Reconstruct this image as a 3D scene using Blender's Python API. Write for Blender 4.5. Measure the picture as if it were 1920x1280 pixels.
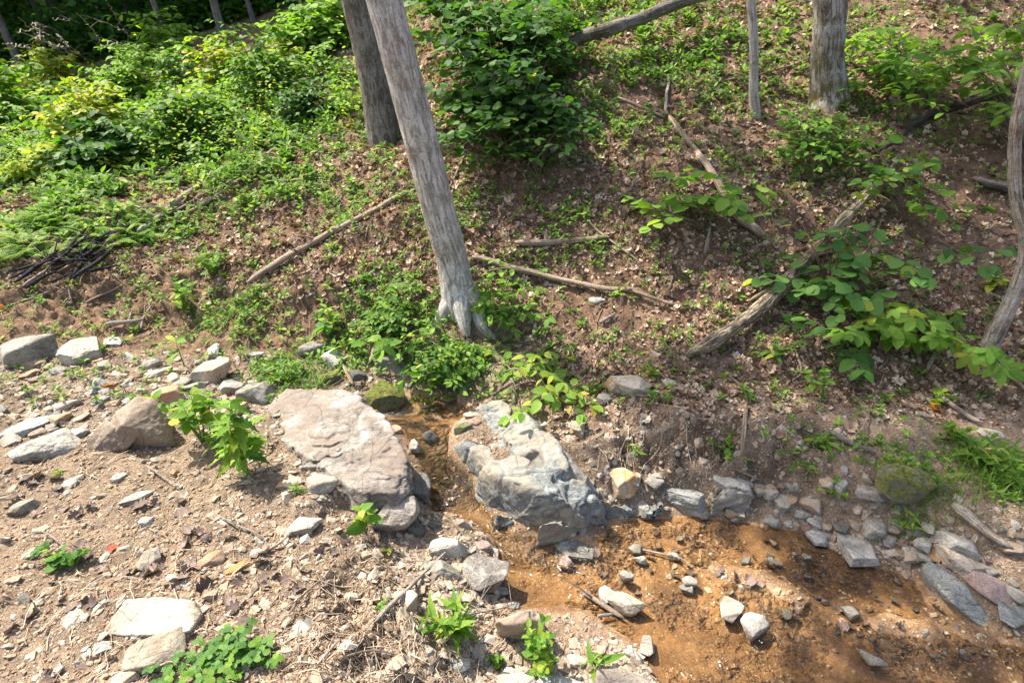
import bpy, bmesh, math, random
import numpy as np
from mathutils import Vector, Matrix
R = math.radians
rng = np.random.default_rng(7); random.seed(7)
for o in list(bpy.data.objects): bpy.data.objects.remove(o)
scene = bpy.context.scene
C = scene.collection

# ------------------------------------------------------------------ camera, light
PITCH, CAMZ, FPX = R(28), 1.7, 1067.0
cd = bpy.data.cameras.new('camera'); cam = bpy.data.objects.new('camera', cd); C.objects.link(cam)
cam.location = (0, 0, CAMZ); cam.rotation_euler = (R(90) - PITCH, 0, 0)
cd.sensor_width = 36; cd.lens = 36 * FPX / 1920; cd.clip_start = .05; cd.clip_end = 400
scene.camera = cam
SUN_EL, SUN_AZ = R(56), math.atan2(-.86, .50)     # towards the sun: up, back and left
world = bpy.data.worlds.new('World'); scene.world = world; world.use_nodes = True
wn = world.node_tree; wn.nodes.clear()
sky = wn.nodes.new('ShaderNodeTexSky'); sky.sky_type = 'NISHITA'; sky.sun_disc = False
sky.sun_elevation = SUN_EL; sky.sun_rotation = SUN_AZ; sky.air_density = 1.1; sky.dust_density = 4.; sky.ozone_density = .6
bg = wn.nodes.new('ShaderNodeBackground'); bg.inputs[1].default_value = .145
wo = wn.nodes.new('ShaderNodeOutputWorld')
wn.links.new(sky.outputs[0], bg.inputs[0]); wn.links.new(bg.outputs[0], wo.inputs[0])
sd = bpy.data.lights.new('sun', 'SUN'); sd.energy = 5.0; sd.angle = R(.55); sd.color = (1, .94, .84)
so = bpy.data.objects.new('sun', sd); C.objects.link(so)
SDIR = Vector((math.sin(SUN_AZ) * math.cos(SUN_EL), math.cos(SUN_AZ) * math.cos(SUN_EL), math.sin(SUN_EL)))
so.rotation_euler = SDIR.to_track_quat('Z', 'Y').to_euler()
scene.view_settings.view_transform = 'Standard'; scene.view_settings.look = 'None'
scene.view_settings.exposure = 1.17; scene.view_settings.gamma = 1
scene.render.engine = 'CYCLES'
scene.cycles.max_bounces = 7; scene.cycles.transparent_max_bounces = 12
scene.cycles.diffuse_bounces = 3; scene.cycles.glossy_bounces = 2; scene.cycles.transmission_bounces = 5
scene.cycles.caustics_reflective = False; scene.cycles.caustics_refractive = False
scene.cycles.use_denoising = True

# ------------------------------------------------------------------ helpers: noise
_perm = np.random.default_rng(3).random(65536)
def _hash(i, j, k):
    return _perm[((i * 73856093) ^ (j * 19349663) ^ (k * 83492791)) & 65535]
def vnoise(P):
    I = np.floor(P).astype(np.int64); f = P - I; f = f * f * (3 - 2 * f)
    i, j, k = I[..., 0], I[..., 1], I[..., 2]; fx, fy, fz = f[..., 0], f[..., 1], f[..., 2]
    r = 0
    for a in (0, 1):
        for b in (0, 1):
            for c in (0, 1):
                r = r + _hash(i + a, j + b, k + c) * (fx if a else 1 - fx) * (fy if b else 1 - fy) * (fz if c else 1 - fz)
    return r * 2 - 1
def fbm(P, octv=4, gain=.5, lac=2.03):
    P = np.asarray(P, float); s = 0; a = 1; n = 0
    for o in range(octv):
        s = s + a * vnoise(P + o * 17.3); n += a; a *= gain; P = P * lac
    return s / n
def smooth(a, b, x):
    t = np.clip((x - a) / (b - a), 0, 1); return t * t * (3 - 2 * t)

# ------------------------------------------------------------------ helpers: survey of the place (sight lines <-> ground)
cP, sP = math.cos(PITCH), math.sin(PITCH)
def ray(u, v):
    a = (np.asarray(u, float) - 960) / FPX; b = (640 - np.asarray(v, float)) / FPX
    return np.stack([a + 0 * b, cP + b * sP + 0 * a, -sP + b * cP + 0 * a], -1)
def atY(u, v, Y):
    d = ray(u, v); t = Y / d[..., 1]; return np.array([0, 0, CAMZ]) + d * np.asarray(t)[..., None]
def atZ(u, v, Z):
    d = ray(u, v); t = (Z - CAMZ) / d[..., 2]; return np.array([0, 0, CAMZ]) + d * np.asarray(t)[..., None]
def depth(p): return p[..., 1] * cP + (CAMZ - p[..., 2]) * sP
def proj(p):
    p = np.asarray(p, float); q = p - np.array([0, 0, CAMZ])
    dz = np.maximum(q[..., 1] * cP - q[..., 2] * sP, .05)
    return 960 + FPX * q[..., 0] / dz, 640 - FPX * (q[..., 1] * sP + q[..., 2] * cP) / dz

# ------------------------------------------------------------------ terrain heights
ctrl = []
def cz(u, *vz):
    for v, z in vz: ctrl.append(atZ(u, v, z))
def cy(u, *vy):
    for v, y in vy: ctrl.append(atY(u, v, y))
cz(0, (1280, .05), (1100, .05), (960, .05), (860, .04), (740, .02), (660, .03))
cy(0, (560, 3.4), (480, 3.85), (400, 4.7), (300, 6.6), (200, 10), (100, 17), (0, 27))
cz(300, (1280, .07), (1100, .06), (960, .04), (860, .02), (760, .0), (670, .0))
cy(300, (620, 3.3), (560, 3.55), (500, 3.9), (400, 4.6), (300, 5.9), (200, 8.2), (100, 13), (0, 24))
cz(600, (1280, .06), (1100, .04), (960, .0), (860, -.03), (760, -.05), (690, -.04))
cy(600, (620, 3.3), (560, 3.45), (500, 3.7), (400, 4.3), (300, 5.1), (200, 6.5), (100, 9), (0, 14))
cz(760, (1280, -.02), (1150, -.03), (1020, -.12), (720, -.05), (670, 0))
cy(850, (630, 3.1), (560, 3.35), (450, 3.75), (300, 4.6), (200, 5.6), (100, 7.1), (0, 10))
cz(900, (1280, -.15), (1180, -.16))
cz(1000, (740, -.02), (690, .02))
cy(1000, (640, 3.05), (560, 3.4), (450, 3.75), (300, 4.4), (200, 5.1), (100, 6.1), (0, 7.8))
cz(1200, (1400, -.25), (1100, -.26), (1000, -.25), (930, -.16), (850, -.05), (780, .06), (730, .07))
cy(1200, (640, 2.95), (560, 3.25), (450, 3.6), (300, 4.25), (200, 4.9), (100, 5.7), (0, 6.9))
cz(1400, (1400, -.26), (1100, -.27), (960, -.22), (900, -.12), (850, .0), (800, .09))
cy(1400, (740, 2.45), (680, 2.7), (600, 3.0), (500, 3.4), (400, 3.8), (300, 4.3), (200, 4.9), (100, 5.6), (0, 6.6))
cz(1650, (1400, -.27), (1100, -.27), (980, -.18), (900, -.02), (860, .06))
cy(1650, (760, 2.4), (640, 2.85), (500, 3.35), (400, 3.75), (300, 4.2), (200, 4.75), (100, 5.4), (0, 6.3))
cz(1900, (1400, -.28), (1200, -.26), (1090, -.17), (1000, -.06), (900, .02))
cy(1900, (760, 2.35), (640, 2.8), (500, 3.3), (400, 3.7), (300, 4.15), (200, 4.6), (100, 5.2), (0, 6.0))
cz(-500, (1100, .05), (860, .05), (700, .05)); cy(-500, (480, 4), (300, 6.8), (100, 18))
cz(2400, (1300, -.2), (1000, .02)); cy(2400, (700, 2.6), (400, 3.8), (200, 4.8), (0, 6))
ctrl += [np.array(p) for p in [(-12, 40, 6.5), (0, 40, 9.), (14, 30, 12.), (14, 10, 5.5), (10, 4, 2.2), (-30, 30, 3.), (-20, 10, 1.0), (-12, 1, .1),
                               (-4, -3, .05), (0, -3, 0), (4, -3, -.2), (9, -2, -.2), (0, 20, 5.4), (6, 16, 6.4), (30, 20, 14), (-8, 60, 11), (-50, 60, 6), (40, 60, 20)]]
ctrl = np.array(ctrl)
def tps(A, B):
    r2 = ((A[:, None, :] - B[None, :, :]) ** 2).sum(-1); return .5 * r2 * np.log(r2 + 1e-9)
cxy = ctrl[:, :2]; n = len(ctrl)
Kc = tps(cxy, cxy) + np.eye(n) * .02
Pm = np.hstack([np.ones((n, 1)), cxy])
Asys = np.block([[Kc, Pm], [Pm.T, np.zeros((3, 3))]])
sol = np.linalg.solve(Asys, np.concatenate([ctrl[:, 2], np.zeros(3)]))
def tpsz(XY):
    out = np.empty(len(XY))
    for s in range(0, len(XY), 20000):
        q = XY[s:s + 20000]; out[s:s + 20000] = tps(q, cxy) @ sol[:n] + sol[n] + q @ sol[n + 1:]
    return out
# the stream's outline
wp = [(2600, 1420), (2500, 1900), (1300, 1900), (1255, 1400), (1235, 1290), (1195, 1215), (1100, 1150), (1000, 1150), (930, 1125), (940, 1060), (925, 1010), (860, 965), (812, 960),
      (798, 905), (780, 865), (765, 835), (740, 800), (712, 775), (700, 757), (755, 742), (850, 742), (885, 768), (850, 800), (838, 850), (880, 895),
      (905, 950), (960, 1000), (1040, 1008), (1110, 1012), (1130, 978), (1220, 968), (1300, 962), (1420, 978), (1500, 990), (1560, 1022), (1600, 1052),
      (1680, 1062), (1722, 1085), (1762, 1132), (1850, 1182), (1925, 1205)]
def wlev_v(v): return -.27 + .15 * float(smooth(960, 800, v))
wpoly = np.array([atZ(u, v, wlev_v(v))[:2] for u, v in wp])
def sdpoly(XY, poly):
    d = np.full(len(XY), 1e9); inside = np.zeros(len(XY), bool)
    for i in range(len(poly)):
        a = poly[i]; b = poly[(i + 1) % len(poly)]; e = b - a; w = XY - a
        t = np.clip((w @ e) / (e @ e), 0, 1); d = np.minimum(d, ((w - t[:, None] * e) ** 2).sum(1))
        c = ((a[1] > XY[:, 1]) != (b[1] > XY[:, 1])) & (XY[:, 0] < (b[0] - a[0]) * (XY[:, 1] - a[1]) / (b[1] - a[1] + 1e-12) + a[0])
        inside ^= c
    d = np.sqrt(d); return np.where(inside, -d, d)
def wlevel(XY): return -.27 + .15 * smooth(1.95, 2.45, XY[:, 1]) * smooth(.9, .5, XY[:, 0])
def lines(a, b, step, lo, hi, g):
    l = list(np.arange(a, b, step)); s = step
    while l[-1] < hi: s *= g; l.append(l[-1] + s)
    s = step
    while l[0] > lo: s *= g; l.insert(0, l[0] - s)
    return np.array(l)
gx = lines(-3.0, 3.6, .0145, -60, 60, 1.06); gy = lines(.7, 4.6, .0145, -6, 75, 1.035)
GX, GY = np.meshgrid(gx, gy, indexing='ij'); XY = np.stack([GX.ravel(), GY.ravel()], 1)
H0 = tpsz(XY); sdw = sdpoly(XY, wpoly); wl = wlevel(XY)
near = smooth(.0, .2, sdw)
Hb = (wl + .012 + np.clip(sdw, 0, 1) * .3) * (1 - near) + H0 * near
P3 = np.stack([XY[:, 0], XY[:, 1], 0 * XY[:, 0]], 1)
dist = np.hypot(XY[:, 0], XY[:, 1])
rough = .045 * fbm(P3 * 1.6, 3) + .022 * fbm(P3 * 5.5 + 9, 3) + .020 * fbm(P3 * 17 + 3, 3) * smooth(12, 5, dist) + .012 * np.abs(fbm(P3 * 44 + 5, 2)) * smooth(7, 4, dist)
steepness = smooth(3.1, 3.6, XY[:, 1] + .25 * XY[:, 0])
rough = rough * (.55 + .8 * steepness) * smooth(0, .2, np.abs(sdw) + .02)
rough += .12 * fbm(P3 * .35, 2) * smooth(5, 10, dist)
# eroded cut bank: little ledges
led = smooth(.25, .6, fbm(P3 * np.array([2.2, 4, 1]) + 40, 3) + .2)
rough += .05 * led * smooth(.05, .3, sdw) * smooth(7, 5, dist)
Ub, Vb = proj(np.stack([XY[:, 0], XY[:, 1], Hb], 1))
def blob(u, v, lst):
    s = 0 * u
    for (cu, cv, ru, rv, a) in lst: s = np.maximum(s, a * np.exp(-(((u - cu) / ru) ** 2 + ((v - cv) / rv) ** 2) ** 1.5))
    return s
er = blob(Ub, Vb, [(1290, 850, 330, 70, 1.), (720, 1170, 170, 120, .9), (130, 560, 430, 80, .8), (1600, 880, 200, 40, .6)]) * smooth(.0, .1, sdw)
rough += er * (.085 * (np.abs(fbm(P3 * np.array([7, 7, 1]) + 70, 4)) * -2.4 + .5) + .02 * fbm(P3 * 30 + 11, 2))
bed = wl - np.clip(-sdw * .3, 0, .036) - .03 * blob(Ub, Vb, [(860, 910, 70, 80, 1.), (930, 1020, 80, 60, 1.)]) + .014 * fbm(P3 * 5 + 2, 3) + .0025 * fbm(P3 * 40, 2)
bar = np.exp(-((Vb - (1062 + (Ub - 1300) * .27 + 14 * np.sin(Ub / 60))) / 34) ** 2) * smooth(1130, 1230, Ub) * smooth(1960, 1850, Ub)      # the gravel bar in the stream
bed += .046 * bar * (.75 + .6 * fbm(P3 * 9, 2))
HH = np.where(sdw < 0, bed, Hb + rough)
Hg = HH.reshape(GX.shape)
def h(x, y):
    x = np.clip(np.asarray(x, float), gx[0], gx[-1] - 1e-6); y = np.clip(np.asarray(y, float), gy[0], gy[-1] - 1e-6)
    i = np.clip(np.searchsorted(gx, x) - 1, 0, len(gx) - 2); j = np.clip(np.searchsorted(gy, y) - 1, 0, len(gy) - 2)
    fx = (x - gx[i]) / (gx[i + 1] - gx[i]); fy = (y - gy[j]) / (gy[j + 1] - gy[j])
    return (Hg[i, j] * (1 - fx) + Hg[i + 1, j] * fx) * (1 - fy) + (Hg[i, j + 1] * (1 - fx) + Hg[i + 1, j + 1] * fx) * fy
def hnorm(x, y, e=.05):
    nx = -(h(x + e, y) - h(x - e, y)) / (2 * e); ny = -(h(x, y + e) - h(x, y - e)) / (2 * e)
    N = np.stack([nx, ny, np.ones_like(nx)], -1); return N / np.linalg.norm(N, axis=-1, keepdims=True)
ts = .8 * 1.012 ** np.arange(370)
def G(u, v, lift=0.):
    u = np.atleast_1d(np.asarray(u, float)); v = np.atleast_1d(np.asarray(v, float))
    d = ray(u, v); pts = np.array([0, 0, CAMZ]) + d[:, None, :] * ts[None, :, None]
    g = pts[..., 2] - h(pts[..., 0], pts[..., 1]) - lift
    k = np.argmax(g < 0, axis=1); k = np.where(k == 0, len(ts) - 1, k)
    ar = np.arange(len(u)); g0 = g[ar, k - 1]; g1 = g[ar, k]; f = np.clip(g0 / (g0 - g1 + 1e-9), 0, 1)
    t = ts[k - 1] * (1 - f) + ts[k] * f
    r = np.array([0, 0, CAMZ]) + d * t[:, None]
    return r
def G1(u, v, lift=0.): return G(u, v, lift)[0]

# ------------------------------------------------------------------ helpers: meshes and objects
def mesh(name, V, F, uv=None, col=None, shade=True, mats=None, midx=None):
    """V (n,3); F list of int arrays (m,3)/(m,4)"""
    if not isinstance(F, (list, tuple)): F = [F]
    F = [np.asarray(f, np.int64) for f in F if len(f)]
    loops = np.concatenate([f.ravel() for f in F]); tot = np.concatenate([np.full(len(f), f.shape[1]) for f in F])
    me = bpy.data.meshes.new(name)
    me.vertices.add(len(V)); me.vertices.foreach_set('co', np.asarray(V, np.float32).ravel())
    me.loops.add(len(loops)); me.loops.foreach_set('vertex_index', loops.astype(np.int32))
    me.polygons.add(len(tot)); me.polygons.foreach_set('loop_start', (np.cumsum(tot) - tot).astype(np.int32))
    me.polygons.foreach_set('use_smooth', np.full(len(tot), bool(shade)))
    me.update(calc_edges=True)
    if uv is not None:
        l = me.uv_layers.new(name='UVMap'); l.data.foreach_set('uv', np.asarray(uv, np.float32)[loops].ravel())
    if col is not None:
        for cn, cv in col.items():
            a = me.color_attributes.new(cn, 'FLOAT_COLOR', 'POINT'); c4 = np.ones((len(V), 4), np.float32); c4[:, :3] = cv
            a.data.foreach_set('color', c4.ravel())
    for m in (mats or []): me.materials.append(m)
    if midx is not None: me.polygons.foreach_set('material_index', np.asarray(midx, np.int32))
    return me
def obj(name, me, parent=None, label=None, cat=None, group=None, kind=None, loc=None):
    o = bpy.data.objects.new(name, me); C.objects.link(o)
    if parent is not None: o.parent = parent
    if loc is not None: o.location = loc
    if label: o['label'] = label
    if cat: o['category'] = cat
    if group: o['group'] = group
    if kind: o['kind'] = kind
    return o
def empty(name, loc, label, cat, group=None):
    o = obj(name, None, None, label, cat, group, None, loc); o.empty_display_size = .05; return o
def frames(N, yaw, tilt=None):
    """rotation matrices (n,3,3): columns x,y,z ; z ~ N, y heading by yaw"""
    N = N / np.linalg.norm(N, axis=1, keepdims=True)
    y0 = np.stack([np.sin(yaw), np.cos(yaw), 0 * yaw], 1); x = np.cross(y0, N); x /= np.linalg.norm(x, axis=1, keepdims=True) + 1e-9
    y = np.cross(N, x); return np.stack([x, y, N], 2)
def instance(T, F, P, M, S):
    V = np.einsum('nij,kj->nki', M, T) * S[:, None, None] + P[:, None, :]
    nv = len(T); off = (np.arange(len(P)) * nv)
    return V.reshape(-1, 3), [(f[None] + off[:, None, None]).reshape(-1, f.shape[1]) for f in F]
class MB:
    def __init__(s): s.V = []; s.F = {3: [], 4: []}; s.UV = []; s.n = 0
    def add(s, V, F, uv=None):
        if not isinstance(F, (list, tuple)): F = [F]
        for f in F:
            f = np.asarray(f)
            if len(f): s.F[f.shape[1]].append(f + s.n)
        s.V.append(np.asarray(V, float)); s.UV.append(np.zeros((len(V), 2)) if uv is None else uv); s.n += len(V)
    def mesh(s, name, mat, shade=True):
        F = [np.concatenate(s.F[k]) for k in (3, 4) if s.F[k]]
        return mesh(name, np.concatenate(s.V), F, uv=np.concatenate(s.UV), shade=shade, mats=[mat])
def catmull(P, n):
    P = np.asarray(P, float)
    if len(P) == 2: return P[0] + (P[1] - P[0]) * np.linspace(0, 1, n)[:, None]
    Q = np.vstack([2 * P[0] - P[1], P, 2 * P[-1] - P[-2]]); t = np.linspace(0, len(P) - 1 - 1e-6, n); i = t.astype(int); f = (t - i)[:, None]
    a, b, c, d = Q[i], Q[i + 1], Q[i + 2], Q[i + 3]
    return .5 * ((2 * b) + (-a + c) * f + (2 * a - 5 * b + 4 * c - d) * f * f + (-a + 3 * b - 3 * c + d) * f ** 3)
def tube(P, rad, sides=8, rough=0., rscale=8., ridge=0., cap=True, seed=0.):
    P = np.asarray(P, float); n = len(P); rad = np.asarray(rad, float) * np.ones(n)
    T = np.gradient(P, axis=0); T /= np.linalg.norm(T, axis=1, keepdims=True) + 1e-9
    a = np.array([0., 0, 1]) if abs(T[0, 2]) < .8 else np.array([1., 0, 0])
    X = np.cross(T[0], a); X /= np.linalg.norm(X); Xs = []
    for t in T:
        X = X - t * (X @ t); X /= np.linalg.norm(X) + 1e-9; Xs.append(X)
    Xs = np.array(Xs); Ys = np.cross(T, Xs)
    th = np.linspace(0, 2 * np.pi, sides, endpoint=False)
    L = np.concatenate([[0], np.cumsum(np.linalg.norm(np.diff(P, axis=0), axis=1))])
    dr = np.cos(th)[None, :, None] * Xs[:, None] + np.sin(th)[None, :, None] * Ys[:, None]
    rr = np.repeat(rad[:, None], sides, 1)
    base = P[:, None] + dr * rr[..., None]
    if rough: rr = rr * (1 + rough * fbm(base * rscale + seed, 3))
    if ridge:
        q = np.stack([np.cos(th)[None] * 3 + 0 * L[:, None], np.sin(th)[None] * 3 + 0 * L[:, None], L[:, None] * 3 + 0 * th[None]], -1) * np.array([3, 3, 1.6]) + seed
        q2 = q * np.array([3, 3, 2.2]) + 7
        rr = rr + ridge * (1 - 2 * np.abs(fbm(q, 3))) + ridge * .7 * fbm(q2, 3)
    V = (P[:, None] + dr * rr[..., None]).reshape(-1, 3)
    i = np.arange(n - 1)[:, None] * sides; j = np.arange(sides)[None]; j2 = (j + 1) % sides
    F = np.stack([i + j, i + j2, i + sides + j2, i + sides + j], -1).reshape(-1, 4)
    uv = np.stack([np.abs((th / np.pi)[None] - 1) + 0 * L[:, None], L[:, None] + 0 * th[None]], -1).reshape(-1, 2)
    Fs = [F]
    if cap:
        V = np.vstack([V, P[0], P[-1]]); c0, c1 = n * sides, n * sides + 1; jj = np.arange(sides)
        Fs = [F, np.concatenate([np.stack([np.full(sides, c0), (jj + 1) % sides, jj], 1), np.stack([np.full(sides, c1), (n - 1) * sides + jj, (n - 1) * sides + (jj + 1) % sides], 1)])]
        uv = np.vstack([uv, uv[0], uv[-1]])
    return V, Fs, uv

# ------------------------------------------------------------------ materials
def nodes(name):
    m = bpy.data.materials.new(name); m.use_nodes = True; nt = m.node_tree; nt.nodes.clear(); return m, nt
class NT:
    def __init__(s, nt): s.nt = nt
    def n(s, t, ins=None, **kw):
        nd = s.nt.nodes.new('ShaderNode' + t)
        for k, v in kw.items(): setattr(nd, k, v)
        for k, v in (ins or {}).items():
            if isinstance(v, bpy.types.NodeSocket): s.nt.links.new(v, nd.inputs[k])
            else: nd.inputs[k].default_value = v
        return nd
    def noise(s, vec, scale, detail=4, rough=.55, dist=0): return s.n('TexNoise', {'Vector': vec, 'Scale': scale, 'Detail': detail, 'Roughness': rough, 'Distortion': dist}).outputs[0]
    def ramp(s, fac, stops):
        r = s.n('ValToRGB', {0: fac}); e = r.color_ramp.elements
        while len(e) > 2: e.remove(e[-1])
        for i, (p, c) in enumerate(stops):
            el = e[i] if i < 2 else e.new(p)
            el.position = p; el.color = (*c, 1) if len(c) == 3 else c
        return r.outputs[0]
    def mix(s, f, a, b, mode='MIX'):
        nd = s.n('Mix', data_type='RGBA', blend_type=mode)
        for sock, v in ((nd.inputs[0], f), (nd.inputs[6], a), (nd.inputs[7], b)):
            if isinstance(v, bpy.types.NodeSocket): s.nt.links.new(v, sock)
            else: sock.default_value = v if not isinstance(v, tuple) else (*v[:3], 1)
        return nd.outputs[2]
    def math(s, op, a, b=0., c=0.):
        nd = s.n('Math', operation=op)
        for i, v in enumerate((a, b, c)):
            if isinstance(v, bpy.types.NodeSocket): s.nt.links.new(v, nd.inputs[i])
            else: nd.inputs[i].default_value = v
        return nd.outputs[0]
    def mrange(s, v, a, b, c=0., d=1.): return s.n('MapRange', {0: v, 1: a, 2: b, 3: c, 4: d}).outputs[0]
    def bump(s, hgt, strength, dist, nrm=None):
        i = {'Strength': strength, 'Distance': dist, 'Height': hgt}
        if nrm is not None: i['Normal'] = nrm
        return s.n('Bump', i).outputs[0]
    def out(s, sh): s.n('OutputMaterial', {0: sh})
    def pbsdf(s, col, rough=.85, nrm=None, spec=.3, **kw):
        i = {'Base Color': col, 'Roughness': rough, 'Specular IOR Level': spec}
        if nrm is not None: i['Normal'] = nrm
        i.update(kw); return s.n('BsdfPrincipled', i).outputs[0]
    def vscale(s, v, sc): return s.n('VectorMath', {0: v, 1: sc}, operation='MULTIPLY').outputs[0]

def rock_mat(name, c1, c2, c3, streak=0., moss=0., speck=.5, stain=None, bump=1.):
    m, nt = nodes(name); k = NT(nt)
    tc = k.n('TexCoord').outputs['Object']; oi = k.n('ObjectInfo'); rnd = oi.outputs['Random']
    off = k.n('VectorMath', {0: tc, 1: k.n('CombineXYZ', {0: k.math('MULTIPLY', rnd, 30.), 1: k.math('MULTIPLY', rnd, 11.), 2: 0.}).outputs[0]}, operation='ADD').outputs[0]
    n1 = k.noise(off, 7, 5, .6, .6); n2 = k.noise(off, 45, 5, .7); n3 = k.noise(off, 170, 3, .7)
    col = k.ramp(n1, [(.3, c1), (.52, c2), (.72, c3)])
    fine = k.mrange(n2, .3, .7, 1 - .4 * speck, 1 + .3 * speck)
    col = k.mix(1., col, k.n('CombineColor', {0: fine, 1: fine, 2: fine}).outputs[0], 'MULTIPLY')
    sp = k.mrange(n3, .36, .48, .55, 1.); sp = k.math('MAXIMUM', sp, 1 - .9 * speck)
    col = k.mix(1., col, k.n('CombineColor', {0: sp, 1: sp, 2: sp}).outputs[0], 'MULTIPLY')
    hgt = k.math('ADD', k.math('MULTIPLY', n2, .5), k.math('MULTIPLY', n3, .18))
    if streak:
        sv = k.vscale(off, (2.2, 9., 9.))
        n4 = k.noise(sv, 3.2, 6, .62, 1.1); st = k.ramp(n4, [(.38, (.38, .38, .38)), (.47, (1.1, 1.08, 1.02)), (.54, (.72, .75, .76)), (.64, (1.3, 1.28, 1.22))])
        col = k.mix(streak, col, k.mix(1., col, st, 'MULTIPLY')); hgt = k.math('ADD', hgt, k.math('MULTIPLY', n4, .8 * streak))
    if stain:
        n5 = k.noise(off, 4.3, 4, .6, .4); col = k.mix(k.mrange(n5, .46, .6, 0., .8), col, stain)
    # thin cracks
    vo = k.n('TexVoronoi', {'Vector': k.n('VectorMath', {0: off, 1: k.vscale(k.n('TexNoise', {'Vector': off, 'Scale': 5.}).outputs[1], (.1, .1, .1))}, operation='ADD').outputs[0], 'Scale': 5.}, feature='DISTANCE_TO_EDGE').outputs[0]
    cr = k.mrange(vo, 0., .015, .6, 1.); crm = k.math('MAXIMUM', cr, k.mrange(n1, .45, .55, 0., 1.))
    col = k.mix(1., col, k.n('CombineColor', {0: crm, 1: crm, 2: crm}).outputs[0], 'MULTIPLY'); hgt = k.math('ADD', hgt, k.math('MULTIPLY', crm, .35))
    v = k.mrange(rnd, 0., 1., .72, 1.2); hs = k.n('HueSaturation', {'Value': v, 'Saturation': k.mrange(k.math('FRACT', k.math('MULTIPLY', rnd, 7.3)), 0., 1., .75, 1.2), 'Color': col}).outputs[0]
    geo = k.n('NewGeometry'); nz = k.n('SeparateXYZ', {0: geo.outputs['Normal']}).outputs[2]; pz = k.n('SeparateXYZ', {0: geo.outputs['Position']}).outputs[2]
    ry = .85
    if moss:
        mk = k.math('MULTIPLY', k.mrange(k.noise(off, 9, 5, .7), .62 - .3 * moss, .75 - .3 * moss, 0., 1.), k.mrange(nz, -.1, .5, 0., 1.))
        mcol = k.ramp(k.noise(off, 70, 3), [(.3, (.035, .045, .008)), (.7, (.16, .17, .02))])
        hs = k.mix(mk, hs, mcol); hgt = k.math('ADD', hgt, k.math('MULTIPLY', mk, k.noise(off, 260, 2)))
    wet = k.mrange(k.math('ADD', pz, k.math('MULTIPLY', n1, .02)), -.256, -.246, 1., 0.)
    hs = k.mix(k.math('MULTIPLY', wet, .6), hs, k.mix(1., hs, (.42, .36, .28), 'MULTIPLY'))
    k.out(k.pbsdf(hs, k.mrange(wet, 0., 1., .85, .25), k.bump(hgt, .55 * bump, .012), .35)); return m

M = {}
M['grey'] = rock_mat('grey_slate', (.23, .21, .175), (.37, .34, .285), (.49, .455, .385), .5)
M['greyblue'] = rock_mat('blue_grey_slate', (.20, .20, .185), (.33, .33, .30), (.47, .46, .41), .85)
M['tan'] = rock_mat('tan_stone', (.30, .23, .16), (.42, .34, .25), (.52, .46, .37), .2, stain=(.33, .18, .08))
M['pale'] = rock_mat('pale_stone', (.22, .18, .13), (.35, .31, .245), (.44, .40, .33), .35, speck=.65, bump=1.6)
M['pink'] = rock_mat('pink_grey_granite', (.15, .12, .10), (.30, .265, .23), (.53, .50, .455), .7, speck=.8, bump=2., stain=(.21, .165, .13))
M['brown'] = rock_mat('brown_sandstone', (.27, .185, .12), (.36, .26, .175), (.42, .33, .235), .15, stain=(.15, .105, .085))
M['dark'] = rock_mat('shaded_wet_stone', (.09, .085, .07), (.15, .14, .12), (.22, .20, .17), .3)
M['mossy'] = rock_mat('mossy_stone', (.12, .11, .08), (.19, .18, .14), (.26, .24, .19), .1, moss=.9)
M['lmossy'] = rock_mat('lightly_mossed_stone', (.17, .16, .13), (.27, .25, .21), (.36, .34, .29), .2, moss=.35)
M['redrock'] = rock_mat('reddish_stone', (.22, .14, .11), (.33, .22, .18), (.42, .32, .27), .4)
M['bedrock'] = rock_mat('folded_bedrock', (.125, .14, .135), (.215, .23, .22), (.35, .35, .32), .95, stain=(.25, .205, .14), speck=.4)

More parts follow.
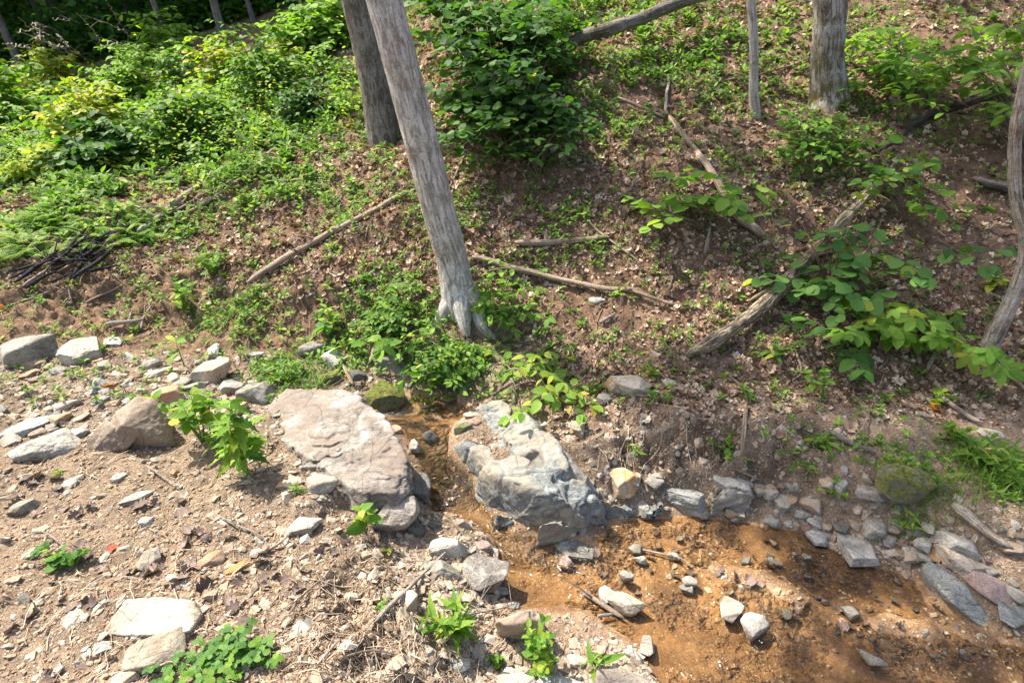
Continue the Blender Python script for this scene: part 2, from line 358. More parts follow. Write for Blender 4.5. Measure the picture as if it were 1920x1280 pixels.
def ground_mat():
    m, nt = nodes('forest_soil'); k = NT(nt)
    pos = k.n('NewGeometry').outputs['Position']
    soil = k.n('VertexColor', layer_name='soil').outputs[0]
    wetc = k.n('SeparateColor', {0: k.n('VertexColor', layer_name='wet').outputs[0]})
    wet = wetc.outputs[0]; grit = wetc.outputs[1]
    n1 = k.noise(pos, 5, 6, .65); n2 = k.noise(pos, 34, 5, .7); n3 = k.noise(pos, 150, 4, .7)
    f = k.math('MULTIPLY', k.mrange(n1, .3, .7, .62, 1.35), k.mrange(n2, .3, .7, .6, 1.4)); f = k.math('MULTIPLY', f, k.mrange(n3, .3, .7, .6, 1.4))
    col = k.mix(1., soil, k.n('CombineColor', {0: f, 1: k.math('MULTIPLY', f, k.mrange(n2, .3, .7, .97, 1.03)), 2: f}).outputs[0], 'MULTIPLY')
    v1 = k.n('TexVoronoi', {'Vector': pos, 'Scale': 75., 'Randomness': 1.}); v2 = k.n('TexVoronoi', {'Vector': pos, 'Scale': 210., 'Randomness': 1.})
    s1 = k.mrange(v1.outputs[0], .22, .36, 1., 0.); s2 = k.mrange(v2.outputs[0], .25, .4, 1., 0.)
    r1 = k.mrange(k.n('SeparateColor', {0: v1.outputs[1]}).outputs[0], .52, .56, 0., 1.); r2 = k.mrange(k.n('SeparateColor', {0: v2.outputs[1]}).outputs[0], .45, .5, 0., 1.)
    g1 = k.math('MULTIPLY', k.math('MULTIPLY', s1, r1), grit); g2 = k.math('MULTIPLY', k.math('MULTIPLY', s2, r2), grit)
    pc = k.ramp(k.n('SeparateColor', {0: v1.outputs[1]}).outputs[1], [(0., (.2, .16, .12)), (.4, (.42, .35, .27)), (1., (.62, .56, .48))])
    pc2 = k.ramp(k.n('SeparateColor', {0: v2.outputs[1]}).outputs[1], [(0., (.12, .08, .05)), (.5, (.36, .28, .20)), (1., (.6, .52, .43))])
    col = k.mix(k.math('MULTIPLY', g2, .8), col, pc2); col = k.mix(k.math('MULTIPLY', g1, .9), col, pc)
    col = k.mix(k.math('MULTIPLY', wet, .8), col, k.mix(1., col, (.66, .57, .46), 'MULTIPLY'))
    hg = k.math('ADD', k.math('ADD', k.math('MULTIPLY', n2, 1.), k.math('MULTIPLY', n3, .45)), k.math('ADD', k.math('MULTIPLY', g1, .35), k.math('MULTIPLY', g2, .15)))
    nr = k.bump(hg, k.mrange(wet, 0., 1., 1., .22), .022)
    k.out(k.pbsdf(col, k.mrange(wet, 0., 1., .95, .45), nr, .2)); return m
M['ground'] = ground_mat()

def leaf_mat(name, stops, trans=.38, rough=.58, vein=True, spec=.22):
    m, nt = nodes(name); k = NT(nt)
    geo = k.n('NewGeometry'); oi = k.n('ObjectInfo')
    r = k.math('FRACT', k.math('ADD', geo.outputs['Random Per Island'], oi.outputs['Random']))
    col = k.ramp(r, stops)
    tc = k.n('TexCoord').outputs['Object']; nn = k.noise(tc, 60, 3, .6)
    col = k.mix(1., col, k.ramp(nn, [(.3, (.78, .8, .75)), (.7, (1.15, 1.15, 1.1))]), 'MULTIPLY')
    nr = None
    if vein:
        sx = k.n('SeparateXYZ', {0: tc}); ax = k.math('ABSOLUTE', sx.outputs[0]); ph = k.math('FRACT', k.math('MULTIPLY', k.math('SUBTRACT', sx.outputs[1], k.math('MULTIPLY', ax, .75)), 8.)); ln = k.math('ABSOLUTE', k.math('SUBTRACT', ph, .5))
        vm = k.math('MINIMUM', k.mrange(ln, 0., .09, .72, 1.), k.mrange(ax, 0., .016, .8, 1.)); col = k.mix(1., col, k.n('CombineColor', {0: vm, 1: vm, 2: vm}).outputs[0], 'MULTIPLY')
    if vein: nr = k.bump(k.noise(tc, 130, 2), .25, .004)
    bs = k.pbsdf(col, rough, nr, spec)
    tcol = k.mix(1., col, (1.35, 1.5, .55), 'MULTIPLY')
    tr = k.n('BsdfTranslucent', {0: tcol}).outputs[0]
    k.out(k.n('MixShader', {0: trans, 1: bs, 2: tr}).outputs[0]); return m
M['leaf'] = leaf_mat('green_leaf', [(0., (.06, .14, .022)), (.4, (.10, .21, .03)), (.8, (.16, .29, .04)), (1., (.24, .34, .06))])
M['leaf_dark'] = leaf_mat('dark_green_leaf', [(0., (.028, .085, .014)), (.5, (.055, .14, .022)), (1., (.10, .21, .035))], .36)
M['leaf_blue'] = leaf_mat('bluish_green_leaf', [(0., (.055, .14, .03)), (.5, (.095, .205, .045)), (1., (.15, .27, .065))], .36)
M['leaf_bright'] = leaf_mat('bright_green_leaf', [(0., (.11, .23, .03)), (.5, (.18, .32, .045)), (1., (.27, .40, .07))], .45)
M['leaf_yellow'] = leaf_mat('yellow_green_leaf', [(0., (.20, .30, .035)), (.5, (.32, .39, .05)), (.85, (.44, .46, .07)), (1., (.5, .34, .12))], .45)
M['leaf_crown'] = leaf_mat('canopy_leaf', [(0., (.05, .12, .02)), (1., (.11, .21, .035))], .3, vein=False)
M['fern'] = leaf_mat('fern_green', [(0., (.13, .25, .035)), (1., (.24, .36, .06))], .42, vein=False)
M['cover'] = leaf_mat('ground_cover_green', [(0., (.06, .14, .025)), (.45, (.12, .23, .035)), (.85, (.20, .32, .05)), (1., (.36, .38, .08))], .38, vein=False)
M['litter'] = leaf_mat('dead_leaf_brown', [(0., (.085, .048, .030)), (.3, (.23, .14, .10)), (.6, (.40, .27, .20)), (.88, (.55, .41, .32)), (1., (.66, .56, .46))], .12, .7, spec=.2)
M['deadleaf_dark'] = leaf_mat('old_leaf_purple_brown', [(0., (.10, .068, .058)), (.5, (.17, .12, .105)), (1., (.27, .195, .165))], .08, .6, spec=.3)
M['deadleaf_orange'] = leaf_mat('orange_dead_leaf', [(0., (.62, .20, .03)), (1., (.7, .30, .05))], .3, .6)
M['deadleaf_red'] = leaf_mat('red_dead_leaf', [(0., (.40, .06, .05)), (1., (.5, .12, .08))], .25, .6)
M['straw'] = leaf_mat('straw_fibre', [(0., (.24, .17, .12)), (.6, (.42, .33, .25)), (1., (.6, .5, .4))], .05, .8, vein=False, spec=.15)

def bark_mat(name, c1, c2, c3, moss=0., bleach=0., vs=(2.4, 1.2), bumps=1.):
    m, nt = nodes(name); k = NT(nt)
    uv = k.n('UVMap').outputs[0]; pos = k.n('TexCoord').outputs['Object']
    suv = k.n('CombineXYZ', {0: k.math('MULTIPLY', k.n('SeparateXYZ', {0: uv}).outputs[0], vs[0]), 1: k.math('MULTIPLY', k.n('SeparateXYZ', {0: uv}).outputs[1], vs[1]), 2: k.math('MULTIPLY', k.n('ObjectInfo').outputs['Random'], 9.)}).outputs[0]
    n1 = k.noise(suv, 6, 8, .68, .9); n2 = k.noise(pos, 12, 5, .6); n3 = k.noise(pos, 90, 4, .7)
    fur = k.mrange(n1, .42, .52, 0., 1.)
    col = k.mix(fur, c1, c2); col = k.mix(k.mrange(n2, .48, .66, 0., .85), col, c3)
    s = k.mrange(n3, .3, .7, .6, 1.35); col = k.mix(1., col, k.n('CombineColor', {0: s, 1: s, 2: s}).outputs[0], 'MULTIPLY')
    pt = k.mrange(k.noise(pos, 4.2, 4, .6, .8), .52, .62, 0., .65); col = k.mix(pt, col, k.mix(1., col, (.55, .47, .38), 'MULTIPLY'))
    vk = k.n('TexVoronoi', {'Vector': pos, 'Scale': 5.}).outputs[0]; kn = k.mrange(vk, .05, .11, .75, 0.); col = k.mix(kn, col, c1)
    if bleach: col = k.mix(k.mrange(k.noise(pos, 26, 5, .75), .55, .62, 0., bleach), col, (.5, .49, .45))
    hgt = k.math('ADD', k.math('MULTIPLY', fur, .5), k.math('ADD', k.math('MULTIPLY', n1, .9), k.math('MULTIPLY', n3, .35)))
    if moss:
        z = k.n('SeparateXYZ', {0: pos}).outputs[2]
        mk = k.math('MULTIPLY', k.mrange(k.noise(pos, 7, 5, .7), .42, .6, 0., 1.), k.mrange(z, .18, moss, 1., 0.))
        col = k.mix(mk, col, k.ramp(k.noise(pos, 80, 2), [(.3, (.07, .05, .012)), (.7, (.16, .13, .03))]))
    k.out(k.pbsdf(col, .88, k.bump(hgt, .7 * bumps, .012), .2)); return m
M['bark_pale'] = bark_mat('pale_grey_bark', (.29, .25, .21), (.55, .51, .46), (.43, .38, .325), bleach=.6)
M['bark_grey'] = bark_mat('grey_bark', (.10, .085, .07), (.23, .21, .18), (.17, .15, .12), bleach=.2)
M['bark_moss'] = bark_mat('grey_bark_with_moss_at_base', (.13, .10, .075), (.40, .38, .34), (.26, .21, .155), moss=.75, bleach=.5)
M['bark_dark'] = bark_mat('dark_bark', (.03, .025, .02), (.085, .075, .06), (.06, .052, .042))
M['bark_birch'] = bark_mat('mottled_tan_bark', (.15, .12, .09), (.46, .38, .30), (.55, .5, .44), bleach=.7)
M['rotten'] = bark_mat('rotten_wood', (.10, .07, .045), (.45, .36, .25), (.32, .28, .17), vs=(3, 2.), bumps=1.5)
M['wood'] = bark_mat('bare_brown_wood', (.19, .13, .09), (.46, .36, .27), (.35, .26, .19), vs=(2.5, .6))
M['woodpale'] = bark_mat('sunbleached_wood', (.25, .2, .16), (.50, .44, .37), (.38, .32, .26), vs=(2.5, .6))
M['char'] = bark_mat('charred_wood', (.012, .012, .013), (.05, .05, .055), (.03, .028, .028))
M['cut'] = bark_mat('cut_wood', (.16, .09, .05), (.30, .2, .13), (.2, .13, .08))
M['stem_green'] = leaf_mat('green_stem', [(0., (.10, .18, .04)), (1., (.16, .22, .06))], 0., .6, vein=False)
M['stem_brown'] = leaf_mat('brown_twig', [(0., (.09, .065, .045)), (1., (.19, .145, .10))], 0., .8, vein=False)
def water_mat():
    m, nt = nodes('shallow_stream_water'); k = NT(nt); pos = k.n('NewGeometry').outputs['Position']
    att = k.n('SeparateColor', {0: k.n('VertexColor', layer_name='flow').outputs[0]}).outputs[0]
    nn = k.math('ADD', k.noise(k.vscale(pos, (1., 1.5, 1.)), 16, 3, .5, .6), k.math('MULTIPLY', k.noise(pos, 60, 2), .3))
    nr = k.bump(nn, k.math('MULTIPLY', k.mrange(att, 0., 1., .7, 1.), k.mrange(k.noise(pos, 3.5, 2), .4, .6, .12, 1.)), .10)
    fr = k.n('Fresnel', {'IOR': 1.33, 'Normal': nr}).outputs[0]
    gl = k.n('BsdfGlossy', {'Color': (1, 1, 1, 1), 'Roughness': .07, 'Normal': nr}).outputs[0]
    tr = k.n('BsdfTransparent', {0: (.94, .88, .76, 1)}).outputs[0]
    k.out(k.n('MixShader', {0: fr, 1: tr, 2: gl}).outputs[0]); return m
M['water'] = water_mat()

# ------------------------------------------------------------------ setting: ground and water
U, Vv = proj(np.stack([XY[:, 0], XY[:, 1], HH], 1))
tanc = np.array([.262, .190, .127]); humus = np.array([.185, .112, .07]); bankc = np.array([.25, .155, .09]); sand = np.array([.36, .235, .135]); ruddy = np.array([.29, .175, .115])
noi = fbm(P3 * 1.3 + 5, 4)
fg = smooth(3.25, 2.95, XY[:, 1] + .12 * noi + .05 * np.abs(XY[:, 0])) * smooth(.35, -.1, XY[:, 0] + .1 * noi)
rightbank = smooth(2.75, 2.35, XY[:, 1] + .15 * noi)
col = humus[None] * np.ones((len(XY), 1))
def lerp(c, k, w): return c + (np.array(k)[None] - c) * w[:, None]
col = lerp(col, ruddy, .8 * smooth(-.1, .5, fbm(P3 * 2.1, 3)))
col = lerp(col, bankc, blob(U, Vv, [(120, 560, 380, 90, 1.), (1120, 570, 150, 80, .4)]))
col = lerp(col, (.30, .215, .145), rightbank * .8)
col = lerp(col, tanc, fg)
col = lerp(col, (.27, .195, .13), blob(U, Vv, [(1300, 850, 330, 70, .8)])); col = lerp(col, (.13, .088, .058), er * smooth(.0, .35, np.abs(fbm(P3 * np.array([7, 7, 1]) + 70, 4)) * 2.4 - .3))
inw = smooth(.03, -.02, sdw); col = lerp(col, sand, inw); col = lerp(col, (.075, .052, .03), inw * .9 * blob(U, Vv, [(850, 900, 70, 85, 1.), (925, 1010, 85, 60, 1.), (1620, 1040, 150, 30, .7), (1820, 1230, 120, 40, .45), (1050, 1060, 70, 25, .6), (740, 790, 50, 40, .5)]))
col = lerp(col, (.19, .12, .065), inw * .75 * smooth(-.05, .35, fbm(P3 * 3 + 20, 3)))
wetv = np.maximum(inw, .8 * smooth(.09, .0, sdw)); gritv = np.clip(fg + rightbank * .8 + .15, 0, 1) * (1 - .35 * inw)
nx, ny = len(gx), len(gy)
ii, jj = np.meshgrid(np.arange(nx - 1), np.arange(ny - 1), indexing='ij'); a0 = (ii * ny + jj).ravel()
GF = np.stack([a0, a0 + ny, a0 + ny + 1, a0 + 1], 1)
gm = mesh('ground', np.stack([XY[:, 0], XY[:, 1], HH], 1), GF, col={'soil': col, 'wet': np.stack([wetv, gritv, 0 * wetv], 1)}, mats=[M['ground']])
obj('ground', gm, kind='structure')
# water sheet, only over the channel
wx = np.arange(-.95, 3.6, .022); wy = np.arange(.35, 2.95, .022); WX, WY = np.meshgrid(wx, wy, indexing='ij'); W = np.stack([WX.ravel(), WY.ravel()], 1)
ws = sdpoly(W, wpoly); wz = wlevel(W) - .004; flow = smooth(1.95, 2.15, W[:, 1]) * smooth(2.5, 2.3, W[:, 1])
wz += .006 * fbm(np.c_[W * 14, 0 * wz], 3) * flow
keep = (ws < .07).reshape(WX.shape); kc = keep[:-1, :-1] & keep[1:, :-1] & keep[1:, 1:] & keep[:-1, 1:]
ii, jj = np.nonzero(kc); a0 = ii * len(wy) + jj
WF = np.stack([a0, a0 + len(wy), a0 + len(wy) + 1, a0 + 1], 1)
used = np.unique(WF); remap = np.full(len(W), -1); remap[used] = np.arange(len(used))
wm = mesh('water', np.c_[W, wz][used], remap[WF], col={'flow': np.repeat(np.clip(flow * .9 + .15, 0, 1)[used][:, None], 3, 1)}, mats=[M['water']])
obj('water', wm, kind='structure')

# ------------------------------------------------------------------ rocks
_ico = {}
def ico(s):
    if s not in _ico:
        b = bmesh.new(); bmesh.ops.create_icosphere(b, subdivisions=s, radius=1); b.verts.ensure_lookup_table()
        _ico[s] = (np.array([v.co[:] for v in b.verts]), np.array([[v.index for v in f.verts] for f in b.faces])); b.free()
    V = _ico[s][0]; return V / np.linalg.norm(V, axis=1, keepdims=True), _ico[s][1]
def rock_shape(sub, seed, planes=14, sharp=14, rough=.05, dims=(1, 1, 1), layers=0.):
    r = np.random.default_rng(seed); D, F = ico(sub)
    N = r.normal(size=(planes, 3)); N = np.vstack([N, [[0, 0, 1], [.15, .1, 1], [0, 0, -1]]]); d = np.concatenate([r.uniform(.72, 1.0, planes), [.72, .78, .9]])
    if sharp >= 20:
        ns_ = 5 + seed % 4; a = np.arange(ns_) * 6.283 / ns_ + r.normal(size=ns_) * .28; N = np.stack([np.cos(a), np.sin(a), r.normal(size=ns_) * .28], 1); d = r.uniform(.62, 1., ns_)
        a = r.uniform(0, 6.28, 5); N = np.vstack([N, np.stack([np.cos(a), np.sin(a), r.uniform(.7, 1.6, 5)], 1), [[r.normal() * .16, r.normal() * .16, 1], [.1, .1, -1]]]); d = np.concatenate([d, r.uniform(.8, 1.05, 5), [.66, .8]])
    N /= np.linalg.norm(N, axis=1, keepdims=True)
    q = np.maximum(D @ N.T, 0) / d; rad = (q ** sharp).sum(1) ** (-1 / sharp); rad = np.minimum(rad, 1.5)
    V = D * rad[:, None]; V /= np.abs(V).max(0)
    V = V * np.array(dims) / 2
    m = max(dims); nrm = D / np.array(dims); nrm /= np.linalg.norm(nrm, axis=1, keepdims=True)
    ns = fbm(V / m * 5 + seed, 4); V = V + nrm * (ns * rough * m)[:, None] * .8
    V = V + nrm * ((np.abs(fbm(V / m * 14 + seed, 3)) - .2) * rough * m * .35)[:, None]
    if layers: V = V + nrm * (layers * m * (np.floor(V[:, 2] / m * 14 + ns * 2) % 2 - .5) * (np.abs(nrm[:, 2]) < .75))[:, None]
    return V, F
def hull_planes(pts):
    b = bmesh.new()
    for p in pts: b.verts.new(p)
    bmesh.ops.convex_hull(b, input=b.verts); c = np.mean(pts, axis=0); N = []; d = []
    for f in b.faces:
        f.normal_update(); nn = np.array(f.normal[:]); o = (np.array(f.calc_center_median()[:]) - c) @ nn
        if o < 0: nn, o = -nn, -o
        if o > 1e-4: N.append(nn); d.append(o)
    b.free(); return c, np.array(N), np.array(d)
def hull_rock(pts, sub=6, sharp=26, rough=.012, seed=1, chip=.006):
    pts = np.array(pts, float); c, N, d = hull_planes(pts); ext = np.ptp(pts, axis=0); m = ext.max()
    D, F = ico(sub); D2 = D * ext; D2 /= np.linalg.norm(D2, axis=1, keepdims=True)
    q = np.maximum(D2 @ N.T, 0) / d; rad = (q ** sharp).sum(1) ** (-1 / sharp)
    V = D2 * rad[:, None]; f1 = fbm((V + c) * 7 + seed, 5); f2 = np.abs(fbm((V + c) * np.array([16, 16, 26]) + seed, 4))
    V = V * (1 + (f1 * rough * 3 + (f2 - .2) * rough * 1.5)[:, None]) + D2 * (.005 * fbm((V + c) * 55, 3) - chip * np.clip(1 - np.abs(fbm((V + c) * np.array([5, 8, 8]) + seed, 3)) * 7, 0, 1) + chip * .6 * np.floor(2.2 * fbm((V + c) * 6 + 33 + seed, 3)))[:, None]
    return c, V, F
GK = dict(stone=0)
def bbox_rock(u0, v0, u1, v1, mat, label, hk=.45, planes=14, sharp=16, rough=.05, sub=5, name='rock', cat='rock', sink=.36, yaw=None, layers=0., group=None, seed=None, Dmin=.45):
    seed = seed or int(u0 * 7 + v0 * 13) % 9973; uc, vc = (u0 + u1) / 2, (v0 + v1) / 2
    p = G1(uc, vc); dp = depth(p); W = (u1 - u0) * dp / FPX; el = math.atan2(CAMZ - p[2], math.hypot(p[0], p[1])); Hp = (v1 - v0) * dp / FPX
    Hh = hk * W * 1.12; vis = Hh * (1 - sink); D = max((Hp - vis * math.cos(el)) / math.sin(el), Dmin * W)
    if D > 1.6 * W: D = 1.6 * W
    instream = 1010 < v0 < 1235 and 1110 < u0 < 1620
    if instream: sink = .1; hk *= .62
    p = G1(uc, vc, vis * .5); az = math.atan2(-p[0], p[1]) if yaw is None else yaw
    if instream: p = atZ(uc, vc, -.27 + vis * .45)
    V, F = rock_shape(sub, seed, planes, sharp, rough, (W * 1.1, D * 1.12, Hh), layers)
    me = mesh(name, V, F, mats=[M[mat]])
    o = obj(name, me, label=label, cat=cat, group=group, loc=(p[0], p[1], p[2] - Hh * sink * .5)); o.rotation_euler = (random.uniform(-.1, .1), random.uniform(-.1, .1), az)
    return o
# hero boulders from surveyed corners
def hero(name, pts, mat, label, cat='boulder', sub=6, sharp=26, rough=.012, seed=1):
    c, V, F = hull_rock(pts, sub, sharp, rough, seed, .015 if sub == 7 else .006); o = obj(name, mesh(name, V, F, mats=[M[mat]]), label=label, cat=cat, loc=c); return o
big = [atZ(u, v, z) for u, v, z in [(478, 790, .0), (505, 752, .03), (545, 728, .07), (612, 722, .10), (690, 748, .14), (742, 800, .145), (768, 850, .12), (772, 905, .06), (742, 925, .08), (690, 925, .09), (640, 905, .07), (560, 840, .03)]] + \
      [atZ(u, v, -.18) for u, v in [(470, 830), (560, 930), (650, 1010), (745, 1010), (775, 960), (690, 770), (520, 770)]]
hero('boulder', big, 'pink', 'largest boulder, pinkish white and flat topped, leaning over the stream', sub=7, sharp=60, rough=.026, seed=4)
br = [atZ(u, v, z) for u, v, z in [(215, 775, .18), (258, 740, .23), (296, 746, .21), (318, 792, .11), (330, 836, .02), (262, 812, .12), (228, 798, .17), (300, 815, .09)]] + [atZ(u, v, -.06) for u, v in [(185, 850), (262, 856), (332, 848), (322, 800), (200, 800)]]
br2 = [atZ(u, v, z) for u, v, z in [(164, 822, .07), (200, 786, .15), (215, 800, .14), (262, 816, .10), (240, 838, .05), (160, 858, .0), (215, 853, .0)]] + [atZ(u, v, -.06) for u, v in [(160, 872), (225, 862), (262, 830), (200, 805)]]
mb = MB()
for q, sd_ in ((br, 8), (br2, 9)): c, V, F = hull_rock(q, 6, 90, .007, sd_, 0.); mb.add(V + c, F)
c = np.array(br).mean(0); mb.V = [v - c for v in mb.V]; obj('boulder', mb.mesh('boulder', M['brown']), label='brown angular boulder with a dark stain on its top, on the gravel at left', cat='boulder', loc=c)
sl = [atZ(u, v, z) for u, v, z in [(185, 1190, .07), (235, 1122, .09), (360, 1122, .11), (385, 1150, .09), (355, 1185, .11), (290, 1190, .10)]] + [atZ(u, v, -.02) for u, v in [(180, 1220), (250, 1110), (390, 1130), (375, 1200), (300, 1215)]]
hero('boulder', sl, 'pale', 'flat white slab sunk in the dirt in the lower left', sub=6, sharp=30, rough=.012, seed=12)
rb = [atZ(u, v, z) for u, v, z in [(690, 985, -.02), (720, 945, .03), (778, 925, .03), (782, 960, .0), (760, 985, -.03)]] + [atZ(u, v, -.2) for u, v in [(712, 1015), (770, 1000), (790, 960), (700, 960)]]
hero('boulder', rb, 'pink', 'angular block under the right edge of the largest boulder', sub=6, sharp=30, seed=14)
sh = [atZ(u, v, z) for u, v, z in [(930, 1160, -.06), (1000, 1137, -.08), (1026, 1155, -.10), (1020, 1190, -.16), (945, 1172, -.07)]] + [atZ(u, v, -.30) for u, v in [(935, 1215), (1020, 1205), (1000, 1150), (920, 1180)]]
hero('boulder', sh, 'tan', 'blocky stone with a shaded front at the near edge of the stream', sub=6, sharp=30, seed=15)
ls = [atZ(u, v, z) for u, v, z in [(1725, 1060, -.20), (1745, 1050, -.17), (1800, 1085, -.17), (1862, 1165, -.25), (1850, 1185, -.27), (1785, 1130, -.2), (1735, 1090, -.24)]] + [atZ(u, v, -.33) for u, v in [(1730, 1110), (1865, 1200), (1740, 1060), (1830, 1120)]]
hero('boulder', ls, 'greyblue', 'long blue-grey slate slab sliding into the water at right', sub=6, sharp=30, seed=16)
